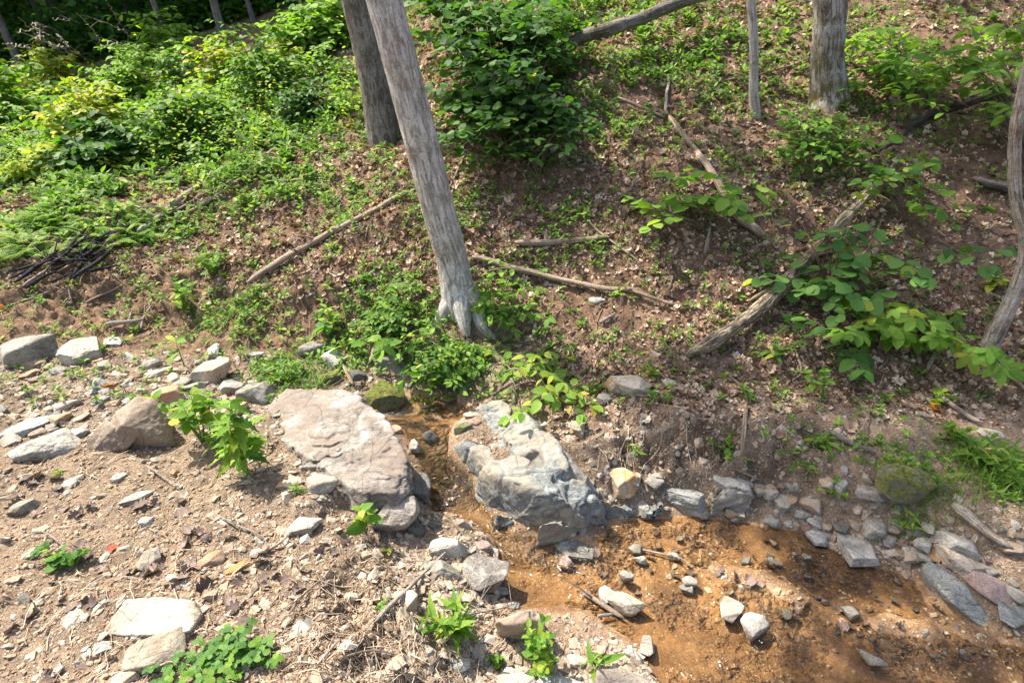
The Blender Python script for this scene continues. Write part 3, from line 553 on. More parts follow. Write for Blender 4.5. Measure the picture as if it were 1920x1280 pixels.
ROCKS = [
 (0, 622, 92, 692, 'grey', 'big rounded grey boulder at the left edge against the dirt bank', .7), (30, 655, 78, 692, 'tan', 'tan wedge stone in front of the big grey boulder at the left edge', .5),
 (108, 636, 180, 682, 'grey', 'grey boulder half covered in soil beside the dirt bank', .55), (355, 668, 432, 716, 'tan', 'orange-tan squared stone with a pale top behind the leafy sprig', .6),
 (292, 716, 350, 762, 'tan', 'tan pyramid shaped stone above the brown boulder', .7), (440, 706, 507, 758, 'lmossy', 'grey knobbly stone beside the low green grass', .6),
 (408, 702, 458, 748, 'grey', 'layered grey slate standing on edge behind the leafy sprig', .8), (418, 744, 462, 782, 'tan', 'small rounded tan stone left of the largest boulder', .6),
 (35, 806, 142, 858, 'grey', 'long grey wedge stone left of the brown boulder', .35), (0, 783, 102, 815, 'greyblue', 'flat bluish slab at the left edge above the grey wedge stone', .2),
 (0, 812, 35, 838, 'pale', 'small pale stone at the left edge below the bluish slab', .4), (118, 800, 160, 825, 'greyblue', 'small bluish stone between the wedge stone and the brown boulder', .35),
 (245, 1178, 358, 1262, 'pale', 'lumpy whitish stone below the white slab by the clover', .4), (197, 1255, 250, 1290, 'tan', 'tan stone cut by the lower edge of the photo left of the clover', .4),
 (530, 966, 602, 1006, 'pale', 'pitted cream stone in the dirt below the largest boulder', .3), (258, 1027, 302, 1070, 'pale', 'upright cream stone in the middle of the left dirt', .7),
 (363, 1036, 416, 1064, 'tan', 'oval tan stone in the dirt right of the cream one', .4), (424, 1050, 472, 1074, 'tan', 'low tan stone right of the oval stone', .35),
 (8, 935, 66, 964, 'pale', 'long pale stone near the left edge on the dirt', .4), (226, 920, 282, 946, 'grey', 'low triangular grey stone on the dirt below the brown boulder', .35),
 (172, 1198, 206, 1224, 'pale', 'thin white flake left of the lumpy whitish stone', .25), (545, 1162, 584, 1202, 'pale', 'smooth oval cream stone on the slope above the lower edge', .4),
 (118, 1140, 155, 1170, 'pale', 'flat cream flake left of the white slab', .15), (205, 882, 236, 904, 'grey', 'small dark grey stone on the dirt just below the brown boulder', .5),
 (40, 1028, 66, 1050, 'pale', 'pale cube-like stone near the left edge', .6), (120, 893, 150, 914, 'pale', 'pale pointed stone left on the dirt', .4),
 (262, 962, 286, 988, 'pale', 'small cream block above the upright cream stone', .7), (530, 1040, 556, 1056, 'pale', 'tiny cream stone amid the roots at the centre of the dirt', .4),
 (570, 882, 628, 930, 'pale', 'rounded cream stone in the shadow hollow left of the largest boulder', .6), (565, 856, 618, 885, 'grey', 'grey stone with a flat top above the rounded cream stone', .5),
 (520, 890, 565, 920, 'tan', 'partly buried tan stone under the jagged-leaved plant', .4), (705, 657, 776, 692, 'lmossy', 'flat lichen-spotted grey rock above the pool', .4),
 (556, 636, 610, 668, 'lmossy', 'grey rock at the foot of the slope left of the pool', .5), (606, 650, 648, 690, 'grey', 'rough grey rock behind the green moss', .6),
 (596, 690, 645, 722, 'mossy', 'dark mossy rock just behind the largest boulder', .6), (682, 706, 762, 768, 'mossy', 'bright green moss-covered rock at the head of the pool', .65),
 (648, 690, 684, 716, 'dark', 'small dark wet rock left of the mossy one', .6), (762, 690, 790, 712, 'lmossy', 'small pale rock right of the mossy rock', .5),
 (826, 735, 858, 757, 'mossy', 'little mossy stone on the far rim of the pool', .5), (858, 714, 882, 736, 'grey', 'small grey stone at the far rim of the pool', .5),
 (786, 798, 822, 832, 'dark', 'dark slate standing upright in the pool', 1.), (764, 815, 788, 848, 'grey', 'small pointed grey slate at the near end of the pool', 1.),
 (846, 790, 884, 812, 'lmossy', 'green-tinged grey stone where the pool narrows', .5), (868, 770, 898, 784, 'grey', 'flat grey pebble on the rim of the pool', .3),
 (876, 782, 902, 798, 'redrock', 'flat reddish pebble on the rim of the pool', .3), (733, 795, 752, 812, 'tan', 'orange stone in the water beside the largest boulder', .5),
 (1136, 694, 1222, 742, 'tan', 'cream rock with a hollow in its side on the right bank', .6), (1238, 704, 1272, 730, 'pale', 'small cream rock right of the hollow rock', .5),
 (1180, 730, 1224, 746, 'tan', 'flat tan stone under the hollow rock', .25), (1120, 732, 1152, 758, 'dark', 'dark half-buried stone below the hollow rock', .5),
 (1072, 782, 1104, 820, 'pale', 'cream cobble sticking out of the eroded bank', .7), (1012, 552, 1012 + 1, 553, 'grey', '', .3),
 (1104, 552, 1134, 572, 'grey', 'grey stone under the long fallen branch', .5),
 (1145, 862, 1196, 922, 'tan', 'upright tan stone at the foot of the eroded bank', .8), (1178, 876, 1206, 918, 'pale', 'pale stone leaning on the upright tan stone', .8),
 (1084, 890, 1118, 914, 'pale', 'upper white stone lying on the folded bedrock', .4), (1094, 908, 1130, 938, 'pale', 'lower white stone lying on the folded bedrock', .5), (1080, 918, 1096, 930, 'pale', 'tiny white stone beside the two on the bedrock', .5),
 (1188, 934, 1222, 966, 'grey', 'small grey-blue stone at the water edge right of the bedrock', .5), (1242, 905, 1330, 956, 'greyblue', 'grey and cream slate at the water edge below the bank', .5),
 (1338, 884, 1422, 938, 'grey', 'broad buff slate in the right bank', .4), (1412, 905, 1434, 930, 'pale', 'cream cobble beside the broad buff slate', .7), (1430, 906, 1460, 934, 'pale', 'second cream cobble right of the broad buff slate', .6),
 (1370, 950, 1400, 972, 'pale', 'smooth white oval stone at the water edge', .5), (1430, 960, 1472, 992, 'grey', 'squarish grey stone at the water edge', .4),
 (1470, 922, 1498, 950, 'tan', 'rounded tan cobble on the shore', .6), (1498, 924, 1546, 958, 'tan', 'striped tan stone on the shore', .45), (1472, 902, 1496, 918, 'grey', 'round grey pebble above the rounded tan cobble', .4),
 (1512, 962, 1542, 986, 'grey', 'light grey stone behind the dark pointed slate', .4), (1512, 986, 1566, 1020, 'greyblue', 'dark pointed slate lying in the shallows', .2),
 (1572, 998, 1646, 1058, 'grey', 'large round-edged grey slab in the shallows', .35), (1562, 968, 1596, 1002, 'dark', 'dark wet stone behind the round-edged slab', .5),
 (1620, 956, 1660, 1014, 'grey', 'upright egg-shaped grey stone behind the round-edged slab', .8), (1562, 885, 1592, 932, 'grey', 'upright grey slate in the right bank', .9), (1540, 884, 1566, 922, 'tan', 'upright tan slate left of the grey one in the bank', .9),
 (1612, 900, 1664, 936, 'pale', 'cream slab with black shadows of twigs near the mossy stump', .3), (1652, 924, 1694, 938, 'greyblue', 'thin blue slate lying by the cream slab', .15),
 (1652, 998, 1678, 1022, 'tan', 'small tan stone right of the egg-shaped stone', .5), (1692, 1012, 1722, 1054, 'tan', 'tall buff slate right of the shallows', .5), (1672, 1022, 1702, 1048, 'tan', 'buff cobble left of the tall buff slate', .45),
 (1720, 998, 1754, 1034, 'grey', 'grey squarish cobble beside the fallen pale log', .5), (1728, 974, 1754, 1000, 'grey', 'small grey cobble above the squarish one', .5),
 (1756, 992, 1832, 1034, 'grey', 'rounded grey boulder by the fallen pale log', .45), (1762, 1026, 1842, 1068, 'tan', 'brown-streaked boulder below the rounded grey one', .4),
 (1812, 1062, 1892, 1116, 'redrock', 'reddish flat boulder above the gravel at the right', .35), (1878, 1004, 1925, 1040, 'tan', 'tan wedge at the right edge of the photo', .4),
 (1876, 1126, 1930, 1178, 'greyblue', 'streaked slate at the right edge beside the stream', .35), (1886, 1100, 1930, 1128, 'grey', 'flat grey stone at the right edge below the reddish boulder', .3),
 (1725, 1030, 1750, 1052, 'pale', 'small pale stone above the long slate slab', .4),
 (1386, 1144, 1436, 1192, 'pale', 'brightest white rounded stone standing in the stream', .5), (1348, 1116, 1390, 1164, 'tan', 'tan stone up and left of the bright white stone', .35),
 (1576, 1136, 1616, 1160, 'pale', 'lone pale stone in mid-stream right of the white one', .4), (1610, 1224, 1658, 1246, 'pale', 'pale angular stone low in the stream gravel', .3), (1136, 1104, 1208, 1148, 'tan', 'angular buff stone in the stream', .4),
 (1122, 1098, 1152, 1132, 'greyblue', 'small blue-grey stone left of the angular buff stone', .5), (1128, 1206, 1206, 1238, 'greyblue', 'flat pointed blue-grey slate near the lower edge', .2),
 (1202, 1180, 1230, 1242, 'pale', 'tall cream stone right of the pointed slate', .6), (1126, 1190, 1160, 1212, 'tan', 'small tan stone above the pointed slate', .5), (1160, 1068, 1188, 1090, 'pale', 'cube-like cream stone in the stream', .7),
 (1180, 1018, 1208, 1040, 'pale', 'white angular stone by the thin twig in the stream', .5), (1188, 1038, 1218, 1060, 'grey', 'grey pebble under the thin twig', .5), (1252, 1034, 1276, 1048, 'pale', 'small white stone at the end of the thin twig', .5),
 (1040, 1038, 1082, 1070, 'redrock', 'lumpy pinkish stone with dead leaves in the water', .6), (1034, 1010, 1122, 1052, 'greyblue', 'low curved slate just breaking the water below the bedrock', .18), (1280, 1080, 1306, 1102, 'pale', 'cream pebble at the stream centre', .5),
 (794, 992, 872, 1048, 'grey', 'grey stone with a sunlit top at the upper left of the streamside cluster', .5), (768, 1034, 858, 1098, 'grey', 'blue-shaded flat stone under the grey stick', .35), (854, 1026, 950, 1112, 'pink', 'largest round pinkish stone of the streamside cluster', .5),
 (866, 1062, 916, 1108, 'tan', 'tan block in front of the round pinkish stone', .6), (848, 1052, 872, 1078, 'tan', 'small tan stone wedged in the streamside cluster', .7), (878, 1008, 926, 1034, 'redrock', 'mauve flat stone at the top of the streamside cluster', .3),
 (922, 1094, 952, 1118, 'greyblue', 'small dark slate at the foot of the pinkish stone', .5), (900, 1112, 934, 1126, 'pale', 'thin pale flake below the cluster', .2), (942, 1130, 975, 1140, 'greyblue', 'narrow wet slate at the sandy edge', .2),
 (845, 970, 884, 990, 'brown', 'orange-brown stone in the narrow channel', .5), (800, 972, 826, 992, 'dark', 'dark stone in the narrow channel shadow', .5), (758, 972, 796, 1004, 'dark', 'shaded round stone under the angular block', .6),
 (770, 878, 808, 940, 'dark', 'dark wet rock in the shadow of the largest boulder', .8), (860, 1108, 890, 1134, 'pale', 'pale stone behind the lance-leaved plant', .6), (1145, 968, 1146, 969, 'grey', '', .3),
 (935, 1244, 972, 1284, 'grey', 'grey stone at the lower edge left of the leafy seedling', .6), (925, 1250, 1000, 1300, 'grey', 'wide grey slab cut by the lower edge', .4), (1005, 1258, 1108, 1310, 'greyblue', 'streaked slate cut by the lower edge right of the wide grey slab', .4),
 (1118, 1240, 1218, 1300, 'tan', 'tan and grey slab at the lower edge beside the water', .35), (1166, 1258, 1205, 1300, 'pale', 'pale stone on the tan and grey slab', .4), (1062, 1218, 1104, 1254, 'tan', 'tan stone behind the leafy seedling', .5),
 (834, 1228, 884, 1262, 'greyblue', 'dull slate stuck in the near bank', .4), (904, 1216, 926, 1250, 'dark', 'small purple-grey stone near the bottom centre', .9), (730, 1102, 782, 1152, 'tan', 'rounded brown stone in the shade below the grey stick', .5),
 (1840, 800, 1880, 822, 'grey', 'thin grey flagstone on the right slope', .15), (1820, 836, 1900, 862, 'tan', 'stack of thin shaly plates at the right edge', .2), (128, 748, 148, 760, 'pale', 'small cream oval in the left gravel', .4), (102, 748, 146, 766, 'tan', 'oval tan cobble in the left gravel', .4),
 (170, 740, 202, 758, 'greyblue', 'triangular bluish stone in the left gravel', .4), (196, 630, 226, 650, 'greyblue', 'bluish flake at the foot of the dirt bank', .3), (262, 668, 302, 692, 'grey', 'grey stone with a pointed side in the left gravel', .5), (264, 690, 318, 706, 'tan', 'long flat tan stone in the left gravel', .2),
 (314, 694, 338, 720, 'tan', 'upright tan stone behind the pyramid stone', .7), (340, 715, 386, 732, 'grey', 'flat grey stone right of the pyramid stone', .3), (386, 645, 412, 672, 'grey', 'grey slate leaning behind the orange-tan stone', .8), (466, 655, 494, 672, 'greyblue', 'small bluish stone among the grass', .4),
 (500, 656, 518, 680, 'brown', 'little orange-brown stone among the grass', .7), (40, 692, 76, 706, 'tan', 'flat tan stone below the grey boulder at the left edge', .3), (90, 686, 116, 704, 'greyblue', 'blue flat stone near the left edge', .3),
]
for i, r_ in enumerate(ROCKS):
    u0, v0, u1, v1, m_, lab, hk = r_
    if not lab: continue
    w_ = u1 - u0; bigr = w_ > 60
    bbox_rock(u0, v0, u1, v1, m_, lab, hk, planes=9 + (i * 5) % 9, sharp=(12, 34, 48, 60)[i % 4], rough=.03 + .012 * (i % 3), sub=6 if w_ > 70 else 5 if w_ > 26 else 4, name='boulder' if w_ > 55 else 'stone', cat='boulder' if w_ > 55 else 'stone', layers=.012 if m_ in ('grey', 'greyblue') and i % 2 else 0)
# folded bedrock outcrop: smooth lobes grown together
HB = [[(905, 850, .0), (955, 828, .02), (1005, 842, .025), (1052, 900, .01), (1075, 935, -.02), (1112, 970, -.13), (1118, 1000, -.27), (1085, 1014, -.29), (1035, 1000, -.25), (965, 992, -.28), (912, 950, -.26), (882, 890, -.14), (1000, 900, .02), (940, 880, .01)],
      [(838, 850, -.2), (845, 818, -.07), (880, 803, .0), (928, 820, .02), (935, 865, .0), (880, 880, -.18), (850, 868, -.2)], [(938, 805, -.02), (955, 765, .02), (985, 755, .04), (1008, 780, .04), (1022, 830, .03), (965, 845, .0)],
      [(868, 790, -.12), (880, 755, -.04), (930, 735, .0), (965, 745, .02), (960, 800, -.02), (905, 812, -.1)], [(1040, 890, .0), (1085, 880, .0), (1125, 930, -.08), (1150, 965, -.2), (1110, 980, -.25), (1060, 940, -.05)],
      [(1105, 920, -.1), (1150, 925, -.12), (1165, 972, -.27), (1120, 985, -.28)], [(1150, 930, -.14), (1195, 940, -.18), (1215, 968, -.28), (1165, 982, -.28)], [(1000, 975, -.12), (1050, 960, -.08), (1095, 985, -.18), (1105, 1012, -.29), (1030, 1008, -.28)],
      [(1000, 790, .04), (1045, 800, .06), (1075, 870, .03), (1030, 890, .03)], [(925, 950, -.16), (960, 960, -.18), (975, 1000, -.29), (925, 975, -.28)], [(850, 870, -.2), (868, 790, -.1), (900, 750, -.02), (1000, 765, .035), (1068, 850, .03), (1120, 900, -.06), (1160, 965, -.24), (1100, 995, -.27), (1000, 985, -.24), (905, 950, -.24)],
      [(1210, 945, -.18), (1245, 925, -.15), (1275, 955, -.24), (1230, 968, -.28)], [(1330, 925, -.12), (1370, 890, -.06), (1425, 905, -.08), (1420, 940, -.16), (1350, 950, -.2)]]
mb = MB(); off = np.array(atZ(985, 900, -.1))
for i, q in enumerate(HB):
    q3 = [atZ(u, v, z) for u, v, z in q]; cc = np.mean(q3, axis=0); q3 = q3 + [np.array([p[0] + (cc[0] - p[0]) * -.04, p[1] + (cc[1] - p[1]) * -.04, -.42]) for p in q3]
    c, V, F = hull_rock(q3, 7 if i == 0 else 6, 16, .012, 40 + i); W3 = V + c
    nr_ = V / (np.linalg.norm(V, axis=1, keepdims=True) + 1e-6); wv = W3 + .05 * np.stack([fbm(W3 * 5, 3), fbm(W3 * 5 + 30, 3), 0 * W3[:, 0]], 1)
    fold = np.abs(np.sin(wv[:, 0] * 30 + wv[:, 1] * 44 - wv[:, 2] * 30 + 6 * fbm(W3 * 3.2, 3))) ** .6; amp = .3 + .9 * smooth(-.2, .3, fbm(W3 * 3.6 + 8, 2))
    mb.add(W3 - off - [0, 0, .02], F)
tmp = obj('bedrock_block', mb.mesh('bedrock_block', M['bedrock'])); md = tmp.modifiers.new('r', 'REMESH'); md.mode = 'VOXEL'; md.voxel_size = .0065
md = tmp.modifiers.new('s', 'SMOOTH'); md.factor = .6; md.iterations = 11
bpy.context.view_layer.update(); ev = tmp.evaluated_get(bpy.context.evaluated_depsgraph_get()); bme = bpy.data.meshes.new_from_object(ev); bpy.data.objects.remove(tmp)
nv = len(bme.vertices); W3 = np.empty(nv * 3); bme.vertices.foreach_get('co', W3); W3 = W3.reshape(-1, 3); nrm = np.empty(nv * 3); bme.vertices.foreach_get('normal', nrm); nrm = nrm.reshape(-1, 3)
wv = W3 + .06 * np.stack([fbm(W3 * 5, 3), fbm(W3 * 5 + 30, 3), fbm(W3 * 5 + 60, 3)], 1); fold = np.abs(np.sin(wv[:, 0] * 26 + wv[:, 1] * 38 - wv[:, 2] * 34 + 5 * fbm(W3 * 3.2, 3))) ** .5
amp = .15 + 1.1 * smooth(-.15, .3, fbm(W3 * 3.6 + 8, 2) + .25 * (W3[:, 0] > .1)); W3 = W3 + nrm * (.010 * (fold - 1) * amp + .014 * fbm(W3 * 6 + 4, 3) + .005 * fbm(W3 * 40, 3) - .012 * np.clip(1 - np.abs(fbm(wv * np.array([5, 8, 6]) + 90, 2)) * 16, 0, 1) + .006 * np.floor(3 * fbm(wv * 5 + 33, 2)))[:, None]
bme.vertices.foreach_set('co', W3.ravel().astype(np.float32)); bme.polygons.foreach_set('use_smooth', np.ones(len(bme.polygons), bool)); bme.name = 'bedrock'; bme.materials.clear(); bme.materials.append(M['bedrock'])
o = obj('bedrock', bme, label='smooth folded blue-grey bedrock that the stream bends around', cat='bedrock', loc=off)
# countable stones: prototypes copied
protos = {}
def stone_proto(mat, k):
    key = (mat, k)
    if key not in protos:
        V, F = rock_shape(4, 900 + k * 31, 8 + k % 5, (12, 40, 30, 60)[k % 4], .045, (1, (.7, .85, .6, .95)[k % 4], (.35, .5, .28, .6, .42)[k % 5])); protos[key] = mesh('stone', V, F, mats=[M[mat]])
    return protos[key]
def stones(n, region, smin, smax, mats, label, group, seed, sink=.02):
    r = np.random.default_rng(seed); k = 0
    ok = 0
    while ok < n:
        u = r.uniform(region[0][0], region[0][2]); v = r.uniform(region[0][1], region[0][3])
        if len(region) > 1 and not region[1](u, v): continue
        p = G1(u, v); s = (smin * (smax / smin) ** (r.random() ** 1.8)) * depth(p) / FPX
        pz = max(p[2], wlevel(p[None, :2])[0] - .012) if seed == 33 else p[2]
        o = obj('stone', stone_proto(mats[r.integers(len(mats))], int(r.integers(8))), label=label, cat='stone', group=group, loc=(p[0], p[1], pz + s * sink))
        o.scale = (s, s, s * r.uniform(.8, 1.2)); o.rotation_euler = (r.normal() * .25, r.normal() * .25, r.uniform(0, 6.28)); ok += 1
stones(42, [(0, 870, 780, 1275), lambda u, v: u < 560 + (1275 - v) * .4], 13, 28, ['pale', 'tan', 'tan', 'pale', 'grey'], 'small loose stone on the sunlit dirt in the left foreground', 'small stones on the sunlit dirt', 31)
stones(56, [(0, 655, 480, 820), lambda u, v: v > 650 + .05 * u and (u < 160 or v < 770)], 18, 46, ['tan', 'grey', 'tan', 'greyblue', 'tan', 'pale'], 'small flat stone in the stony strip below the dirt bank', 'small stones in the stony strip', 32)
stones(52, [(1120, 1010, 1900, 1270), lambda u, v: abs(v - (1040 + (u - 1300) * .3)) < 75 and u + 0 > 1150], 14, 30, ['pale', 'tan', 'pale', 'grey', 'redrock', 'greyblue'], 'small stone of the gravel bar in the stream', 'small stones on the gravel bar', 33)
stones(54, [(1220, 880, 1915, 1160), lambda u, v: 905 + max(0, u - 1380) * .22 < v + 25 and v < 965 + max(0, u - 1430) * .36], 18, 44, ['tan', 'grey', 'pale', 'greyblue', 'tan', 'redrock'], 'small stone along the far shore of the stream', 'small stones along the far shore', 34)

# gravel, clods: stuff
def in_frame(p, m=120):
    u, v = proj(p); return (u > -m) & (u < 1920 + m) & (v > -m) & (v < 1280 + m)
def scatter(n, r0, r1, seed, az=1.02):
    r = np.random.default_rng(seed); d = r0 * (r1 / r0) ** r.random(n); a = r.uniform(-az, az, n)
    x = d * np.sin(a); y = d * np.cos(a); return np.stack([x, y, h(x, y)], 1), r
def pebble_field(name, mat, n, size, dens, seed, lab, r1=4.2, flat=.55):
    P, r = scatter(n, .9, r1, seed); u, v = proj(P); sw = sdpoly(P[:, :2], wpoly); keep = in_frame(P, 60) & (r.random(n) < dens(u, v, P, sw)); P = P[keep]; m = len(P)
    D, F = ico(1); out = []
    T = D * np.array([.5, .38, .5 * flat]); T = T * (1 + .25 * np.random.default_rng(seed + 1).normal(size=(len(D), 1)))
    S = size[0] * (size[1] / size[0]) ** (r.random(m) ** 2.2)
    Rm = frames(hnorm(P[:, 0], P[:, 1]) + r.normal(size=(m, 3)) * .3, r.uniform(0, 6.28, m))
    V, Fs = instance(T, [F], P + np.array([0, 0, 1.]) * S[:, None] * .02, Rm, S)
    V = V + np.repeat(S, len(T))[:, None] * r.normal(size=V.shape) * .06
    return obj(name, mesh(name, V, Fs, mats=[M[mat]], shade=False), kind='stuff', label=lab, cat='gravel')
def peb_mat(name, stops):
    m, nt = nodes(name); k = NT(nt); g = k.n('NewGeometry').outputs['Random Per Island']; col = k.ramp(g, stops)
    n_ = k.noise(k.n('TexCoord').outputs['Object'], 120, 3, .7); s = k.mrange(n_, .3, .7, .65, 1.3)
    k.out(k.pbsdf(k.mix(1., col, k.n('CombineColor', {0: s, 1: s, 2: s}).outputs[0], 'MULTIPLY'), .85, k.bump(n_, .5, .004), .25)); return m
M['gravel'] = peb_mat('mixed_gravel', [(0., (.20, .15, .11)), (.3, (.31, .24, .17)), (.6, (.35, .28, .205)), (.85, (.28, .26, .22)), (1., (.46, .40, .32))])
M['clod'] = peb_mat('soil_clods', [(0., (.20, .125, .075)), (.5, (.33, .225, .145)), (1., (.43, .31, .21))])
M['gravel_wet'] = peb_mat('stream_gravel', [(0., (.14, .09, .05)), (.35, (.34, .21, .10)), (.65, (.45, .32, .19)), (.85, (.28, .25, .2)), (1., (.62, .53, .40))])
def fgw(P): return smooth(3.25, 2.95, P[:, 1] + .05 * np.abs(P[:, 0])) * smooth(.35, -.1, P[:, 0])
pebble_field('gravel', 'gravel', 26000, (.006, .028), lambda u, v, P, s: np.clip(fgw(P) * (.35 + .65 * (v < 850)) + smooth(2.7, 2.3, P[:, 1]) * smooth(-.1, .3, P[:, 0]) * .75 + .03, 0, 1) * (s > .02), 41, 'fine stones mixed into the dirt')
pebble_field('clods', 'clod', 30000, (.006, .026), lambda u, v, P, s: np.clip(fgw(P) * (v > 820) * .95 + .5 * blob(u, v, [(150, 560, 400, 90, 1), (1300, 830, 300, 60, 1.)]), 0, 1) * (s > .03), 42, 'crumbs of dry soil over the dirt', flat=.8)
pebble_field('stream_gravel', 'gravel_wet', 15000, (.006, .026), lambda u, v, P, s: (s < .02) * (.02 + .9 * np.exp(-((v - (1060 + (u - 1300) * .28)) / 70) ** 2) + .3 * (u > 1550)), 43, 'fine gravel on the bed of the stream', r1=3.2)

pebble_field('rubble', 'gravel', 60000, (.012, .06), lambda u, v, P, s: np.clip(blob(u, v, [(150, 740, 380, 75, 1.), (1300, 850, 300, 75, .5), (1250, 920, 250, 40, .8), (1650, 1010, 330, 70, .9), (640, 890, 80, 60, .7), (850, 1090, 130, 90, .6), (1060, 1260, 200, 50, .8)]) + .11 * fgw(P), 0, 1) * (s > -.01), 44, 'broken stone chips between the larger stones', flat=.45)
pebble_field('creek_rubble', 'gravel_wet', 5000, (.012, .04), lambda u, v, P, s: (s < .01) * np.exp(-((v - (1075 + (u - 1300) * .26)) / 65) ** 2) * .9, 45, 'small cobbles of the gravel bar', r1=3.2)
# ------------------------------------------------------------------ trees
def trunk(name, pts, rad, mat, label, cat='tree', sides=40, n=140, ridge=.004, roots=(), parent=None, group=None, roughk=.03):
    Pd = catmull(pts, 900); Ld = np.concatenate([[0], np.cumsum(np.linalg.norm(np.diff(Pd, axis=0), axis=1))]); sN = Ld[-1] * np.linspace(0, 1, n) ** 1.7
    P = np.stack([np.interp(sN, Ld, Pd[:, i]) for i in range(3)], 1); Rr = np.interp(np.interp(sN, Ld, np.linspace(0, 1, 900)), np.linspace(0, 1, len(rad)), rad)
    root = empty(name, tuple(P[0]), label, cat, group); m = MB(); off = P[0]
    V, F, uv = tube(P, Rr, sides, roughk, 3., ridge, seed=off[0] * 7); m.add(V - off, F, uv)
    for rp, rr in roots:
        q = catmull(rp, 24); V, F, uv = tube(q, np.interp(np.linspace(0, 1, 24), np.linspace(0, 1, len(rr)), rr), 14, .2, 9, .002); m.add(V - off, F, uv)
    obj('trunk', m.mesh('trunk', mat), root); return root, P
def crown(root, center, radii, nleaf, size, seed, limbs_from=None, mat='leaf_crown', clumps=60, limb_r=.05, hollow=.35, spread=.15):
    r = np.random.default_rng(seed); center = np.array(center, float); radii = np.array(radii, float); off = np.array(root.location)
    cd_ = r.normal(size=(clumps, 3)); cd_ /= np.linalg.norm(cd_, axis=1, keepdims=True); cc = center + cd_ * radii * (hollow + (1 - hollow) * r.random((clumps, 1)) ** .6)
    k = r.integers(clumps, size=nleaf); P = cc[k] + r.normal(size=(nleaf, 3)) * radii * spread
    T = np.array([[0, 0, 0], [.32, .4, .06], [0, 1, -.08], [-.32, .4, .06]]); F = np.array([[0, 1, 2, 3]])
    Rm = frames(r.normal(size=(nleaf, 3)) * .6 + [0, 0, 1], r.uniform(0, 6.28, nleaf)); V, Fs = instance(T, [F], P, Rm, size * r.uniform(.6, 1.3, nleaf))
    obj('crown', mesh('crown', V - off, Fs, mats=[M[mat]], shade=False), root)
    if limbs_from is not None:
        m = MB()
        for i in range(min(clumps, 14)):
            a = limbs_from[int(len(limbs_from) * r.uniform(.6, .98))]; b = cc[i]; mid = (a + b) / 2 + np.array([0, 0, .2])
            V, F, uv = tube(catmull([a, mid, b], 10), np.linspace(limb_r, limb_r * .25, 10), 6); m.add(V - off, F, uv)
        obj('limb', m.mesh('limb', M['bark_grey']), root)
def px_line(lst): return [atY(u, v, y) for u, v, y in lst]
def up_from(P, dirv, length, n=3): return [np.array(P) + np.array(dirv) / np.linalg.norm(dirv) * length * k for k in (.07, .2, .42, .7, 1.)]
# big leaning tree
b0 = G1(866, 572); Y0 = b0[1]
pts = [b0 + [0.02, .02, -.12], b0 + [-.012, 0, .02]] + [atY(u, v, Y0 + .02) for u, v in [(848, 490), (820, 385), (791, 270), (757, 140), (720, 0)]]
top = pts[-1]; pts += up_from(top, pts[-1] - pts[-3], 7.5, 4)
rad = [.15, .108, .092, .091, .089, .087, .085, .093, .085, .075, .06, .045]
g1 = G1(905, 612); g2 = G1(945, 640)
t1, P1 = trunk('tree', pts, rad, M['bark_pale'], 'thick pale grey tree trunk leaning left beside the head of the stream', n=300, sides=72, ridge=.0055,
    roots=[([b0 + [.03, -.02, .10], b0 + [.10, -.05, .02], g1 + [.0, 0, .0], g2 + [0, 0, -.05]], [.07, .055, .035, .012]), ([b0 + [-.03, 0, .08], b0 + [-.1, -.06, -.02], b0 + [-.17, -.1, -.12]], [.07, .045, .02]), ([b0 + [0, -.03, .08], b0 + [0.02, -.13, -.02], b0 + [.04, -.2, -.12]], [.07, .045, .02])])
# second trunk behind it
b0 = G1(722, 262); Yb = b0[1]; dpx = depth(b0) / FPX
pts = [b0 + [.02, 0, -.15], b0] + [atY(u, v, Yb) for u, v in [(706, 170), (690, 90), (668, 0)]]; pts += up_from(pts[-1], pts[-1] - pts[-3], 7, 4)
t2, P2 = trunk('tree', pts, [.17, .14, .12, .115, .112, .11, .10, .08, .06], M['bark_grey'], 'darker grey tree trunk just behind and left of the leaning pale one', n=240, sides=56, ridge=.009)
# right tree with moss at its foot
b0 = G1(1552, 192); Yb = b0[1]
pts = [b0 + [0, 0, -.15], b0 + [0, 0, .03]] + [atY(u, v, Yb) for u, v in [(1551, 120), (1554, 60), (1556, 0)]]; pts += up_from(pts[-1], pts[-1] - pts[-3] + np.array([-.1, 0, 0]), 7, 4)
t3, P3_ = trunk('tree', pts, [.19, .135, .108, .104, .102, .10, .09, .075, .06], M['bark_moss'], 'straight grey tree with brown moss around its foot at upper right', n=240, sides=56, ridge=.009)
# thin pale tree
b0 = G1(1418, 216); Yb = b0[1]
pts = [b0 + [0, 0, -.1], b0] + [atY(u, v, Yb) for u, v in [(1413, 170), (1414, 100), (1411, 40), (1409, -10)]]; pts += up_from(pts[-1], [0.05, 0, 1], 4, 3)
t4, P4 = trunk('tree', pts, [.045, .036, .033, .032, .031, .03, .028, .02, .012], M['bark_pale'], 'slim pale sapling trunk left of the mossy-footed tree', sides=18, n=90, ridge=.0012)
